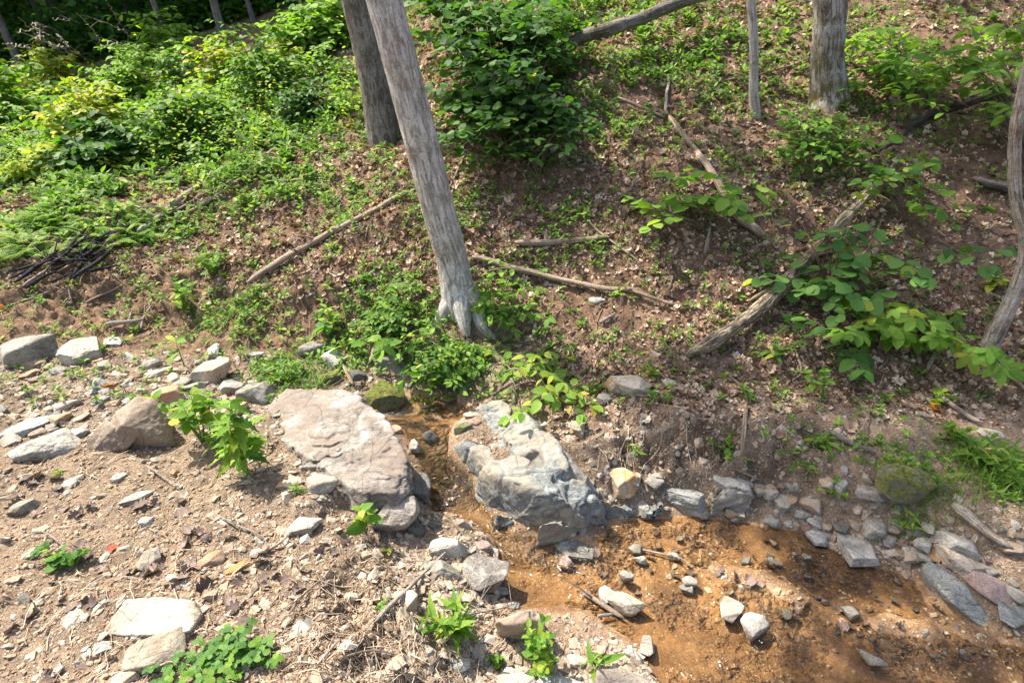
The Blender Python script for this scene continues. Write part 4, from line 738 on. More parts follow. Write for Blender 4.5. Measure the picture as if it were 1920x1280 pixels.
# leaning mottled trunk at right edge
e0 = G1(1853, 650, .05)
pts = [e0, atY(1884, 590, e0[1] + .0), atY(1914, 520, e0[1] + .02), atY(1924, 450, e0[1] + .04), atY(1905, 375, e0[1] + .08), atY(1902, 280, e0[1] + .1), atY(1914, 190, e0[1] + .12), atY(1945, 60, e0[1] + .15)]
pts += up_from(pts[-1], pts[-1] - pts[-2], 1.5, 2)
root, P5 = trunk('broken_trunk', pts, [.042, .035, .027, .024, .023, .022, .022, .02, .018, .014], M['bark_birch'], 'crooked mottled trunk with a broken lower end at the right edge', 'trunk', sides=26, n=120, ridge=.003)
q = catmull([e0 - (P5[3] - e0) * .06, e0], 3); V, F, uv = tube(q, [.036, .043, .0455], 20, .05); obj('broken_end', (lambda m_: (m_.add(V - np.array(root.location), F, uv), m_.mesh('broken_end', M['cut']))[1])(MB()), root)
# crowns of the near trees (above the photograph, they dapple the slope)
crown(t1, P1[-1] + [-.2, .3, -.6], (1.7, 1.5, 1.4), 2300, .13, 61, P1[-90:], clumps=22, spread=.12)
crown(t2, P2[-1] + [-.3, .6, -.9], (1.9, 1.8, 1.5), 2700, .13, 62, P2[-80:], clumps=22, spread=.12)
crown(t3, P3_[-1] + [.3, .6, -.6], (2.0, 1.9, 1.5), 2400, .13, 63, P3_[-80:], clumps=20, spread=.12)
crown(t4, P4[-1] + [0, 0, -.4], (.8, .8, .7), 900, .10, 64, P4[-30:], clumps=14, limb_r=.012)
# trees above the slope whose crowns shade it (trunks stand on the hillside outside or at the top of the view)
for i, (x, y, hh, rr, nl, seed) in enumerate([(1.2, 9.6, 5.8, 1.7, 2200, 72), (3.4, 8.4, 5.2, 1.6, 1600, 73)]):
    b0 = np.array([x, y, h(x, y)]); pts = [b0 - [0, 0, .2], b0 + [0, 0, hh * .5], b0 + [-.2, .1, hh * .8], b0 + [-.3, .1, hh]]
    t, P = trunk('tree', pts, [.13, .10, .07, .04], M['bark_grey'], 'tall tree standing higher up the slope, beyond the fallen grey trunk', n=60, sides=16, ridge=.004, group='trees higher up the slope'); crown(t, P[-1] + [-.1, 0, -.5], (rr, rr, rr * .8), nl, .13, seed, P[-30:], clumps=40)
# background forest at upper left
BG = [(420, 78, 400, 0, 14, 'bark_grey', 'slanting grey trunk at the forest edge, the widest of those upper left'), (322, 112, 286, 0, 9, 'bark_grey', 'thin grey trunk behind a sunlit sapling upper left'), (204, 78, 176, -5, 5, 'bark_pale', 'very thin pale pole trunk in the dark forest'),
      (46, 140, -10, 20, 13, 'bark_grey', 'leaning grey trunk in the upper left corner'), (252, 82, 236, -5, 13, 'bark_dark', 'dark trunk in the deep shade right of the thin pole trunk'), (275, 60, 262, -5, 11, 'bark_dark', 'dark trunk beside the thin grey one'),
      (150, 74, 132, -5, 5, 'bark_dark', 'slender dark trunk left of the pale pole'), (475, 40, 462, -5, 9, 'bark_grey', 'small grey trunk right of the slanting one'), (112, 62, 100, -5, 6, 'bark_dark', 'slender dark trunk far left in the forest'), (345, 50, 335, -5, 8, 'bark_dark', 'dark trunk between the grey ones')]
for i, (ub, vb, ut, vt, w_, m_, lab) in enumerate(BG):
    b0 = G1(ub, vb); Yb = b0[1]; r0 = w_ * depth(b0) / FPX / 2; tp = atY(ut, vt, Yb)
    pts = [b0 - [0, 0, .2], b0, (b0 + tp) / 2, tp] + up_from(tp, tp - b0, 6, 3)
    t, P = trunk('tree', pts, [r0 * 1.3, r0, r0 * .95, r0 * .8, r0 * .6, r0 * .3], M[m_], lab, sides=12, n=50, ridge=.004); crown(t, P[-1] + [0, 1.5, -1.5], (2.3, 2.4, 2.0), 1500, .2, 80 + i, P[-20:], clumps=30)
r = np.random.default_rng(99); k = 0
for i in range(100):
    y = r.uniform(15, 38) if i < 76 else r.uniform(14.5, 21); x = r.uniform(-1.05, -.12) * y + (0 if i % 4 else y * .35)
    b0 = np.array([x, y, float(h(x, y))]); u, v = proj(b0)
    if u > 640 and y < 22: continue
    hh = r.uniform(6, 11); lean = r.normal() * .5; pts = [b0 - [0, 0, .3], b0 + [lean * .3, 0, hh * .5], b0 + [lean, 0, hh]]
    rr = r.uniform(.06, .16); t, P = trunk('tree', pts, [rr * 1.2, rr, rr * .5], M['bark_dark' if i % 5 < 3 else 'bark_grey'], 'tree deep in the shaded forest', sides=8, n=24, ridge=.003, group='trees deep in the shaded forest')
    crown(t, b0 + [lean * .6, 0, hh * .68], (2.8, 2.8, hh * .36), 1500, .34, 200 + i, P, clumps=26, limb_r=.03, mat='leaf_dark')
# low woody undergrowth filling the forest behind
def leaf_mass(name, boxes, n, size, mat, seed, label):
    r = np.random.default_rng(seed); Ps = []
    for (cx_, cy_, rx, ry, hz, w_) in boxes:
        m = int(n * w_); cl = r.uniform(-1, 1, size=(max(6, m // 60), 2)); kk = r.integers(len(cl), size=m)
        x = cx_ + cl[kk, 0] * rx + r.normal(size=m) * rx * .06; y = cy_ + cl[kk, 1] * ry + r.normal(size=m) * ry * .06
        ht = .3 + hz * r.random(len(cl)); Ps.append(np.stack([x, y, h(x, y) + ht[kk] * r.random(m)], 1))
    P = np.concatenate(Ps); m = len(P); T = np.array([[0, 0, 0], [.32, .4, .06], [0, 1, -.08], [-.32, .4, .06]])
    V, Fs = instance(T, [np.array([[0, 1, 2, 3]])], P, frames(r.normal(size=(m, 3)) * .5 + [0, 0, 1], r.uniform(0, 6.28, m)), size * r.uniform(.6, 1.3, m))
    return obj(name, mesh(name, V, Fs, mats=[M[mat]], shade=False), kind='stuff', label=label, cat='undergrowth')
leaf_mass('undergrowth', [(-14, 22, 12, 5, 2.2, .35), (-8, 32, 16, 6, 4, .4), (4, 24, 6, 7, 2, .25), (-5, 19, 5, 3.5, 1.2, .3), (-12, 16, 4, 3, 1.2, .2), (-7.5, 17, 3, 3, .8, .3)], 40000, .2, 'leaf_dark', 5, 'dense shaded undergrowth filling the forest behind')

# ------------------------------------------------------------------ leaf shapes
def leaf_shape(n=6, w=.34, kind='ovate', fold=.18, droop=.25, teeth=0.):
    t = np.linspace(0, 1, n)
    if kind == 'ovate': wd = w * np.sin(np.pi * t ** .8) ** .75
    elif kind == 'round': wd = w * np.sqrt(np.clip(1 - (2 * t - 1) ** 2, 0, 1)) * (1.1 - .2 * t)
    elif kind == 'lance': wd = w * np.sin(np.pi * t ** .7) ** 1.1
    elif kind == 'obov': wd = w * np.sin(np.pi * t ** 1.35) ** .8
    wd[0] = wd[-1] = .004
    sgn = np.where(np.arange(n) % 2 == 0, 1 - teeth, 1 + teeth); wd = wd * sgn
    z = -droop * t ** 1.8; L = np.stack([-wd, t, z + fold * wd], 1); Mi = np.stack([0 * t, t, z], 1); Rr_ = np.stack([wd, t, z + fold * wd], 1)
    V = np.concatenate([L, Mi, Rr_]); i = np.arange(n - 1)
    F = np.concatenate([np.stack([n + i, n + i + 1, i + 1, i], 1), np.stack([2 * n + i, 2 * n + i + 1, n + i + 1, n + i], 1)]); return V, [F[:, ::-1]]
LS = {'ovate': leaf_shape(7, .30, 'ovate', .2, .2), 'round': leaf_shape(8, .42, 'round', .14, .18, .05), 'lance': leaf_shape(8, .13, 'lance', .3, .35), 'obov': leaf_shape(7, .22, 'obov', .2, .2),
      'tooth': leaf_shape(13, .20, 'lance', .25, .4, .28), 'bigov': leaf_shape(9, .26, 'obov', .2, .35, .06)}
def leaflets(shape, spec):
    V0, F0 = LS[shape]; Vs, Fs, n = [], [], 0
    for (ang, sc, y0) in spec:
        a = R(ang); V = V0 * sc; V = V @ np.array([[math.cos(a), -math.sin(a), 0], [math.sin(a), math.cos(a), 0], [0, 0, 1]]); V = V + [0, y0, 0]; Vs.append(V); Fs.append(F0[0] + n); n += len(V)
    return np.concatenate(Vs), [np.concatenate(Fs)]
LS['palmate'] = leaflets('obov', [(-95, .6, .25), (-45, .85, .25), (0, 1, .25), (45, .85, .25), (95, .6, .25)])
LS['trefoil'] = leaflets('round', [(-100, .55, .3), (0, .62, .32), (100, .55, .3)])
_lm = {}
def leaf_mesh(shape, mat):
    if (shape, mat) not in _lm: V, F = LS[shape]; _lm[(shape, mat)] = mesh('leaf', V, F, mats=[M[mat]])
    return _lm[(shape, mat)]
def put_leaf(root, shape, mat, p, yaw, pitch, roll, s, off, label=None):
    o = bpy.data.objects.new('leaf', leaf_mesh(shape, mat)); C.objects.link(o); o.parent = root
    y = Vector((math.sin(yaw) * math.cos(pitch), math.cos(yaw) * math.cos(pitch), math.sin(pitch))); z = Vector((0, 0, 1)); x = y.cross(z).normalized(); z = x.cross(y)
    m = Matrix((x, y, z)).transposed().to_4x4() @ Matrix.Rotation(roll, 4, 'Y'); m = Matrix.Translation(Vector(p - off)) @ m @ Matrix.Scale(s, 4); o.matrix_local = m
    if label: o['label'] = label
    return o
def herb(name, u, v, hpx, label, shape='ovate', mat='leaf', leafpx=40, stems=3, nodes_=4, spread=.5, whorl=2, cat='plant', pitch=.25, group=None, stem_mat='stem_green', seed=0, lean=(0, 0), topw=3, yl=0.):
    r = np.random.default_rng(int(u * 3 + v * 7 + seed)); b = G1(u, v) - [0, 0, .01]; s = depth(b) / FPX; H = hpx * s / cP; L = leafpx * s
    root = empty(name, tuple(b), label, cat, group); m = MB()
    for k in range(stems):
        a = r.uniform(0, 6.28); d = spread * H * r.uniform(.3, 1) * (k > 0); tip = b + [math.sin(a) * d + lean[0] * H, math.cos(a) * d * .7 + lean[1] * H, H * (1 if k == 0 else r.uniform(.55, .95))]
        st = b + r.normal(size=3) * [.01, .01, 0]; Pc = catmull([st, (st + tip) / 2 + [(tip[0] - st[0]) * -.15, 0, H * .06], tip], 10)
        V, F, uv = tube(Pc, np.linspace(max(.0016, L * .035), .001, 10), 5); m.add(V - b, F, uv); a0 = r.uniform(0, 3.14)
        for j in range(nodes_):
            f = .3 + .7 * (j + 1) / nodes_; p = Pc[min(9, int(f * 9))]; nn = whorl if j < nodes_ - 1 else topw
            for q in range(nn):
                yw = a0 + j * 1.57 + q * 6.28 / nn + r.normal() * .25
                put_leaf(root, shape, mat if r.random() > .3 + yl else ('leaf_yellow' if r.random() < .35 + yl else 'leaf'), p, yw, pitch + .5 * (f - .6) + r.normal() * .32, r.normal() * .4, L * r.uniform(.5, 1.12) * (1 - .3 * (f > .95)) * (.75 + .25 * (1 - f)), b)
    obj('stem', m.mesh('stem', M[stem_mat]), root); return root
def shrub(name, base_uv, blobs, nleaf, leafpx, label, shape='round', mat='leaf', cat='shrub', branches=14, seed=0, dY=None, stem_mat='stem_brown', extra=0, yl=0., vert=False):
    """blobs: list of (u,v,ru,rv,dY): foliage masses around the branches, dY metres nearer than the ground behind"""
    r = np.random.default_rng(seed + int(base_uv[0])); b = G1(*base_uv) - [0, 0, .02]; root = empty(name, tuple(b), label, cat); m = MB(); tips = []
    wts = np.array([bl[2] * bl[3] for bl in blobs], float); wts /= wts.sum(); paths = []
    for k in range(branches):
        bl = blobs[r.choice(len(blobs), p=wts)] if k >= len(blobs) else blobs[k]
        g = G1(bl[0], bl[1]); c = atY(bl[0], bl[1], b[1] - .3 * bl[4] + .25 * max(0, g[1] - b[1]) if vert else g[1] - bl[4]); s = depth(c) / FPX
        d = r.normal(size=3); d = d / np.linalg.norm(d) * r.random() ** .4 * .95; d = d * (1.3 if r.random() < .2 else 1.); tip = c + d * np.array([bl[2] * s, (bl[2] + bl[3]) * .4 * s, bl[3] * s]); zz = float(h(tip[0], tip[1])) + .03; tip[2] = max(tip[2], zz)
        mid = (b + tip) / 2 + [0, 0, .12 * np.linalg.norm(tip - b)] + r.normal(size=3) * .03; Pc = catmull([b, mid, tip], 14); L = np.linalg.norm(tip - b)
        V, F, uv = tube(Pc, np.linspace(.0025 + .0028 * L, .0012, 14), 5); m.add(V - b, F, uv); paths.append((Pc, s))
    cnt = 0; tot = nleaf + extra; exP = []; exM = []; exS = []
    per = max(1, tot // len(paths))
    for Pc, s in paths:
        for tw in range(max(1, per // 7)):
            i0 = int(14 * r.uniform(.45, .99)); p0 = Pc[i0]; a = r.uniform(0, 6.28); ln = leafpx * s * r.uniform(1.5, 4); dv = np.array([math.sin(a), math.cos(a), r.uniform(-.25, .45)]) * ln
            q = catmull([p0, p0 + dv * .5 + [0, 0, ln * .08], p0 + dv], 6); V, F, uv = tube(q, np.linspace(.0018, .001, 6), 4); m.add(V - b, F, uv)
            for j in range(7):
                f = (j + 1) / 7; pp = q[min(5, int(f * 5.99))]; yw = a + (1 if j % 2 else -1) * (1.0 if j < 6 else 0) + r.normal() * .25; pt = r.normal() * .25 - .12; rl = r.normal() * .35; S = leafpx * s * r.uniform(.65, 1.15)
                if cnt < nleaf: put_leaf(root, shape, mat if r.random() > yl else 'leaf_yellow', pp, yw, pt, rl, S, b)
                else: exP.append(pp - b); exM.append((yw, pt, rl)); exS.append(S)
                cnt += 1
    if exP:
        T, F = LS[shape]; A = np.array(exM); y = np.stack([np.sin(A[:, 0]) * np.cos(A[:, 1]), np.cos(A[:, 0]) * np.cos(A[:, 1]), np.sin(A[:, 1])], 1)
        x = np.cross(y, [0, 0, 1.]); x /= np.linalg.norm(x, axis=1, keepdims=True); z = np.cross(x, y); x2 = x * np.cos(A[:, 2:3]) - z * np.sin(A[:, 2:3]); z2 = np.cross(x2, y)
        V, Fs = instance(T, F, np.array(exP), np.stack([x2, y, z2], 2), np.array(exS)); obj('foliage', mesh('foliage', V, Fs, mats=[M[mat]]), root, kind='stuff')
    obj('stem', m.mesh('stem', M[stem_mat]), root); return root

# hero shrubs
shrub('shrub', (955, 300), [(930, 100, 140, 90, 1.0), (870, 170, 90, 70, 1.0), (990, 180, 100, 60, .9), (900, 230, 90, 40, .9), (1040, 50, 60, 50, 1.2), (830, 50, 60, 60, 1.2), (930, 20, 130, 50, 1.4), (1060, 195, 50, 40, .6), (800, 20, 40, 50, 1.3), (1010, 10, 70, 40, 1.6)], 300, 19, 'large dark green shrub with rounded leaves right of the leaning trunk', 'round', 'leaf_dark', branches=70, extra=3400, yl=.03, seed=1)
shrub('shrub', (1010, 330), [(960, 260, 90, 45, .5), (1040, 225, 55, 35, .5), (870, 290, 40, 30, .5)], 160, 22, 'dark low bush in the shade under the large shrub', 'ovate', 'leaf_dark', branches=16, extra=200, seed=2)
shrub('shrub', (1560, 560), [(1560, 500, 70, 60, .25), (1500, 430, 30, 30, .3), (1640, 490, 60, 30, .3), (1720, 485, 60, 22, .35), (1800, 470, 50, 25, .4), (1575, 580, 35, 30, .15), (1600, 400, 60, 40, .4), (1500, 525, 35, 15, .25), (1660, 540, 50, 30, .2)], 260, 28, 'round-leaved witch-hazel-like shrub spreading over the rotten log', 'round', 'leaf_blue', branches=34, seed=3, yl=.1)
shrub('shrub', (1700, 420), [(1690, 330, 60, 50, .35), (1740, 390, 40, 40, .3), (1650, 290, 40, 30, .3)], 110, 24, 'light green sapling standing above the witch-hazel shrub', 'round', 'leaf', branches=14, seed=4)
shrub('shrub', (1320, 430), [(1260, 370, 50, 40, .25), (1340, 350, 55, 35, .3), (1230, 410, 35, 20, .2), (1380, 370, 25, 20, .2)], 100, 28, 'small arching shrub with bright leaves at the centre of the right slope', 'round', 'leaf_bright', branches=14, seed=5)
shrub('shrub', (1930, 330), [(1850, 150, 80, 50, .7), (1880, 60, 70, 50, .9), (1780, 200, 50, 30, .6), (1800, 100, 60, 40, .8), (1900, 10, 50, 40, 1.)], 260, 28, 'overhanging leafy branches in the upper right corner', 'ovate', 'leaf_bright', branches=24, seed=6, extra=150)
shrub('shrub', (1690, 640), [(1690, 610, 62, 36, .15)], 30, 40, 'young creeper with fans of five leaflets below the witch-hazel shrub', 'palmate', 'leaf_bright', branches=9, seed=7, yl=.1, cat='plant')
shrub('shrub', (1560, 660), [(1545, 635, 34, 32, .15)], 24, 34, 'dark-leaved seedling between the creeper and the rotten log', 'ovate', 'leaf_dark', branches=6, seed=8, cat='plant')
shrub('shrub', (960, 610), [(930, 520, 60, 32, .18), (985, 560, 25, 25, .15), (900, 545, 35, 25, .16), (930, 600, 25, 50, .1)], 280, 18, 'hanging green vine covering the roots right of the leaning trunk', 'ovate', 'leaf_bright', branches=20, seed=9, cat='vine', stem_mat='stem_green', extra=100)
shrub('shrub', (1030, 740), [(990, 680, 50, 30, .12), (1060, 700, 36, 45, .12), (1030, 745, 30, 20, .08)], 130, 26, 'bright green and yellow bush on the bank above the bedrock', 'ovate', 'leaf_bright', branches=16, seed=10, yl=.3)
shrub('shrub', (760, 700), [(770, 660, 30, 25, .12), (720, 640, 25, 20, .12)], 40, 30, 'green broad-leaved seedling on the far rim of the pool', 'ovate', 'leaf', branches=8, seed=11, cat='plant')
shrub('shrub', (860, 720), [(850, 670, 60, 40, .14), (800, 690, 50, 30, .12), (890, 640, 35, 20, .1), (810, 620, 40, 25, .12)], 280, 15, 'thick leafy weeds under the foot of the leaning trunk', 'ovate', 'leaf', branches=26, seed=12, cat='weeds', stem_mat='stem_green', extra=260, yl=.08)
shrub('shrub', (700, 620), [(760, 590, 50, 35, .12), (700, 600, 40, 30, .1), (740, 540, 50, 30, .1)], 200, 13, 'low leafy weeds left of the foot of the leaning trunk', 'ovate', 'leaf', branches=18, seed=13, cat='weeds', stem_mat='stem_green', extra=300)
shrub('shrub', (1560, 290), [(1500, 240, 60, 40, .35), (1600, 260, 60, 40, .35), (1560, 310, 70, 30, .25), (1450, 290, 40, 30, .25)], 280, 17, 'leafy weeds around the foot of the mossy tree', 'ovate', 'leaf', branches=22, seed=14, cat='weeds', stem_mat='stem_green', extra=300)
shrub('shrub', (1680, 180), [(1650, 120, 70, 50, .5), (1740, 150, 50, 40, .5), (1660, 60, 60, 40, .6)], 280, 19, 'tall leafy weeds right of the mossy tree', 'ovate', 'leaf_bright', branches=24, seed=15, cat='weeds', stem_mat='stem_green', extra=250)
# saplings in the sunny clearing, upper left
SAP = [(180, 280, 165, 180, 72, 95, 'leaf_yellow', 'sunlit yellow-green sapling at the left end of the clearing', 14), (500, 200, 500, 105, 52, 105, 'leaf', 'tall green sapling before the slanting grey trunk', 14), (350, 305, 345, 235, 70, 80, 'leaf', 'bushy sapling in the middle of the clearing', 13),
       (312, 140, 306, 62, 46, 72, 'leaf_bright', 'bright sapling against the dark forest', 14), (190, 325, 185, 265, 50, 45, 'leaf_dark', 'deep green sapling with large leaves on the left slope', 18), (20, 250, 10, 155, 60, 95, 'leaf_bright', 'green sapling at the left edge of the clearing', 15),
       (600, 120, 600, 35, 50, 60, 'leaf_bright', 'leafy sapling left of the two big trunks', 15), (560, 225, 580, 180, 42, 42, 'leaf_dark', 'small dark green sapling below the tall one', 13), (60, 340, 60, 300, 60, 35, 'leaf_yellow', 'yellowish bush low at the left edge', 12), (95, 190, 95, 125, 42, 60, 'leaf_yellow', 'yellow-leaved sapling beneath the forest edge', 13),
       (425, 180, 425, 115, 38, 60, 'leaf_yellow', 'pale yellow sapling beside the slanting trunk', 12), (245, 210, 242, 135, 40, 65, 'leaf_bright', 'slender bright sapling between the two yellow ones', 12), (400, 250, 402, 200, 34, 45, 'leaf_bright', 'narrow light green sapling right of the bushy one', 12), (640, 80, 640, 20, 30, 50, 'leaf_bright', 'slim sapling close behind the twin trunks', 12)]
for i, (ub, vb, uc, vc, ru, rv, m_, lab, lp) in enumerate(SAP):
    shrub('sapling', (ub, vb), [(uc, vc, ru, rv, .5), (uc + (i % 3 - 1) * 15, vc + rv * .5, ru * 1.1, rv * .45, .4)], 90, lp, lab, ('round', 'ovate')[i % 2], m_, branches=14, seed=20 + i, cat='sapling', extra=1100, vert=True)

r = np.random.default_rng(17)
for i in range(34):
    u = r.uniform(0, 640); v = r.uniform(130, 350) if u < 420 else r.uniform(90, 240)
    shrub('bush', (u, v), [(u + r.normal() * 8, v - 48, 34, 38, .25), (u, v - 18, 44, 24, .2)], 60, 11, 'small sunlit leafy bush among the saplings of the clearing', ('ovate', 'round')[i % 2], ('leaf_bright', 'leaf_yellow', 'leaf', 'leaf_bright')[i % 4], branches=9, seed=600 + i, cat='bush', extra=300, vert=True)['group'] = 'small bushes in the clearing'
# herbs
herb('plant', 345, 690, 52, 'young plant with five broad leaves behind the gravel', 'bigov', 'leaf_bright', 46, 1, 2, .3, 2, topw=4)
herb('plant', 470, 895, 150, 'tall plant with jagged leaves left of the largest boulder', 'tooth', 'leaf_bright', 66, 3, 7, .4, 3, pitch=.1, topw=5)
herb('plant', 385, 825, 95, 'leafy sprig right of the brown boulder', 'ovate', 'leaf_bright', 42, 7, 4, .75, 2)
herb('plant', 420, 850, 60, 'low pale green weed at the foot of the jagged-leaved plant', 'lance', 'leaf_bright', 34, 7, 4, .9, 2)
herb('plant', 690, 1000, 62, 'plant with five veined leaves below the largest boulder', 'ovate', 'leaf_bright', 46, 2, 3, .4, 2, lean=(-.1, 0), topw=3)
herb('plant', 725, 1045, 22, 'single-stemmed leaf sprout below the angular block', 'ovate', 'leaf_yellow', 30, 2, 1, .5, 2, topw=2)
herb('plant', 860, 1185, 75, 'lance-leaved plant in front of the streamside cluster', 'lance', 'leaf_bright', 62, 5, 4, .8, 3, topw=4)
herb('plant', 1010, 1255, 90, 'leafy seedling beside the blocky stone at the bottom', 'ovate', 'leaf_bright', 30, 7, 5, .6, 2, topw=3)
herb('plant', 935, 1250, 28, 'tiny curly-leaved plant left of the leafy seedling', 'round', 'leaf_bright', 16, 6, 3, .8, 3)
herb('plant', 1110, 1262, 40, 'seedling with long narrow leaves at the lower edge', 'lance', 'leaf_bright', 60, 2, 2, .9, 2)
herb('plant', 620, 625, 52, 'bright seedling on the litter slope left of the pool', 'bigov', 'leaf_bright', 36, 4, 3, .6, 2, topw=4)
herb('plant', 350, 590, 70, 'leafy weed hanging at the edge of the dirt bank', 'ovate', 'leaf', 20, 8, 5, .8, 2)
herb('plant', 400, 520, 60, 'spreading weed above the dirt bank', 'ovate', 'leaf', 18, 12, 5, 1.2, 2)
herb('plant', 1530, 750, 60, 'slender seedling on the litter below the dark-leaved one', 'ovate', 'leaf_bright', 22, 3, 5, .5, 2)
herb('plant', 1450, 670, 36, 'spreading seedling beside the rotten log', 'lance', 'leaf', 34, 5, 3, 1.2, 2)
herb('plant', 1755, 760, 32, 'yellow-green seedling by the short stick at right', 'ovate', 'leaf_yellow', 30, 4, 2, 1., 2)
herb('plant', 1790, 830, 30, 'leaf spray lying low on the right bank', 'ovate', 'leaf_bright', 26, 4, 4, 1.6, 2)
herb('plant', 1545, 840, 34, 'seedling with strap leaves above the right bank', 'lance', 'leaf_bright', 38, 4, 3, .8, 2)
herb('plant', 1190, 850, 20, 'small pale seedling growing from the eroded bank', 'lance', 'leaf_bright', 22, 4, 2, .9, 3)
herb('plant', 1040, 860, 18, 'tiny green sprout on the bedrock crest', 'ovate', 'leaf_bright', 14, 3, 2, .8, 2)
herb('plant', 1215, 705, 24, 'yellowish sprout behind the hollow rock', 'ovate', 'leaf_yellow', 22, 4, 2, 1., 2)
herb('plant', 1115, 735, 20, 'small sprout left of the hollow rock', 'ovate', 'leaf_bright', 20, 3, 2, 1., 2)
herb('plant', 1700, 1000, 46, 'green herb between the shoreline stones', 'lance', 'leaf_bright', 32, 5, 3, .9, 2)
herb('plant', 1560, 930, 40, 'small herb above the shoreline stones', 'ovate', 'leaf_bright', 22, 4, 3, .9, 2)
herb('plant', 120, 1058, 30, 'creeping plant with round leaves on the left dirt', 'trefoil', 'leaf_blue', 40, 6, 2, 1.6, 2)
herb('plant', 560, 925, 18, 'grassy sprout beside the cream stone', 'lance', 'leaf_bright', 24, 3, 2, .9, 3)
herb('plant', 1360, 860, 50, 'small-leaved sprouts beside the upright stick', 'ovate', 'leaf', 16, 5, 4, .9, 2)
herb('plant', 110, 888, 8, 'tiny green sprig on the dirt at left', 'ovate', 'leaf_bright', 14, 3, 2, 1.5, 2)
herb('plant', 1430, 510, 30, 'small seedling on the bare slope left of the log', 'ovate', 'leaf', 22, 3, 2, .9, 2)
herb('plant', 1845, 545, 34, 'pale leafy shoot beside the crooked trunk', 'ovate', 'leaf_yellow', 26, 4, 3, .9, 2)
herb('plant', 720, 1135, 18, 'low greyish herb beside the grey stick', 'ovate', 'leaf_blue', 16, 6, 2, 1.2, 3)
# clover patch
b = G1(400, 1240); root = empty('clover_patch', tuple(b), 'patch of blue-green clover at the lower left edge', 'clover'); r = np.random.default_rng(8)
for i in range(120):
    u, v = r.normal(445, 38), r.normal(1235, 22)
    if i % 3 == 0: u, v = r.uniform(260, 460), r.uniform(1235, 1290) 
    p = G1(u, v) + [0, 0, r.uniform(.012, .045)]; put_leaf(root, 'trefoil', 'leaf_blue' if i % 4 else 'leaf_bright', p, r.uniform(0, 6.28), r.normal() * .2, r.normal() * .2, 25 * depth(p) / FPX * r.uniform(.7, 1.1), b)

# ferns
def frond(n=16):
    Vs, Fs, k = [], [], 0
    for i in range(n):
        t = (i + 1) / (n + 1); y = t; z = .35 * math.sin(t * 2.2) - .05; l = .26 * math.sin(math.pi * min(1, t * .9 + .12)) ** .8
        for s in (-1, 1):
            Vs.append([[0, y - .018, z], [s * l * .55, y + .0, z + .01], [s * l, y + .06, z - .03], [s * l * .5, y + .045, z + .01], [0, y + .018, z]]); Fs += [[k, k + 1, k + 3], [k, k + 3, k + 4], [k + 1, k + 2, k + 3]]; k += 5
    return np.array(Vs).reshape(-1, 3), [np.array(Fs)]
fm = mesh('frond', *frond(), mats=[M['fern']])
def fern(u, v, size, nf, label, group, seed):
    r = np.random.default_rng(seed); b = G1(u, v); root = empty('fern', tuple(b), label, 'fern', group); s = size * depth(b) / FPX
    for k in range(nf):
        o = obj('frond', fm, root); o.rotation_euler = (r.uniform(.0, .35), r.normal() * .2, k * 6.28 / nf + r.normal() * .25); o.scale = (s * r.uniform(.8, 1.1),) * 3
r = np.random.default_rng(12)
for i in range(26):
    u = r.uniform(10, 290); v = 470 - u * .1 + r.uniform(-60, 25); fern(u, v, 42, 7, 'pale green fern on the sunny edge above the charred wood', 'ferns above the charred wood', 300 + i)
for i in range(14):
    fern(r.uniform(0, 500), r.uniform(260, 400), 36, 6, 'small fern among the saplings of the clearing', 'ferns among the saplings', 350 + i)

# ------------------------------------------------------------------ ground cover, litter, rootlets (nobody could count)
GREEN = [(150, 340, 330, 130, .95), (450, 210, 230, 90, .9), (420, 560, 130, 80, .55), (700, 590, 130, 120, .75), (840, 690, 110, 55, .9), (880, 440, 160, 90, .35), (1150, 150, 190, 130, .8), (1030, 380, 90, 90, .35), (1380, 120, 190, 100, .75), (1480, 240, 160, 90, .6),
         (1680, 130, 190, 110, .8), (1780, 260, 150, 90, .5), (1560, 370, 160, 60, .35), (1830, 890, 130, 45, .9), (600, 400, 190, 130, .7), (540, 700, 70, 26, 1.), (640, 330, 120, 80, .5), (1650, 520, 130, 60, .2), (1600, 840, 180, 60, .22), (1330, 330, 200, 60, .3), (450, 860, 60, 30, .4), (1080, 480, 90, 40, .3)]
def seedling():
    V, F = leaf_shape(4, .24, 'ovate', .2, .2); Vs, Fs, n = [], [], 0; r = np.random.default_rng(2)
    for k in range(6):
        a = k * 1.05 + r.normal() * .2; s = r.uniform(.5, .85); e = .35 if k < 4 else .9; W_ = V * s; ce, se = math.cos(e), math.sin(e)
        W_ = np.stack([W_[:, 0], W_[:, 1] * ce - W_[:, 2] * se, W_[:, 1] * se + W_[:, 2] * ce], 1) + [0, .03, .12 + .25 * (k % 3)]; ca, sa = math.cos(a), math.sin(a)
        W_ = np.stack([W_[:, 0] * ca + W_[:, 1] * sa, -W_[:, 0] * sa + W_[:, 1] * ca, W_[:, 2]], 1); Vs.append(W_); Fs.append(F[0] + n); n += len(W_)
    return np.concatenate(Vs), [np.concatenate(Fs)]
SV, SF = seedling()
P, r = scatter(95000, 1.0, 16, 51); u, v = proj(P); pn = fbm(np.c_[P[:, :2] * 3.2, 0 * u], 3); sw = sdpoly(P[:, :2], wpoly)
dn = blob(u, v, GREEN) * smooth(-.3, .2, pn) + .10 * (v < 760); keep = in_frame(P, 200) & (r.random(len(P)) < dn) & (sw > .03); P = P[keep]; u = u[keep]; v = v[keep]
S = r.uniform(.022, .07, len(P)) * (1 + 1.0 * blob(u, v, [(200, 280, 400, 150, 1.), (1250, 60, 300, 80, .5)])) * np.clip(depth(P) / 4, .8, 2.2)
Vc, Fc = instance(SV, SF, P, frames(hnorm(P[:, 0], P[:, 1]) * .4 + [0, 0, .8] + r.normal(size=P.shape) * .15, r.uniform(0, 6.28, len(P))), S)
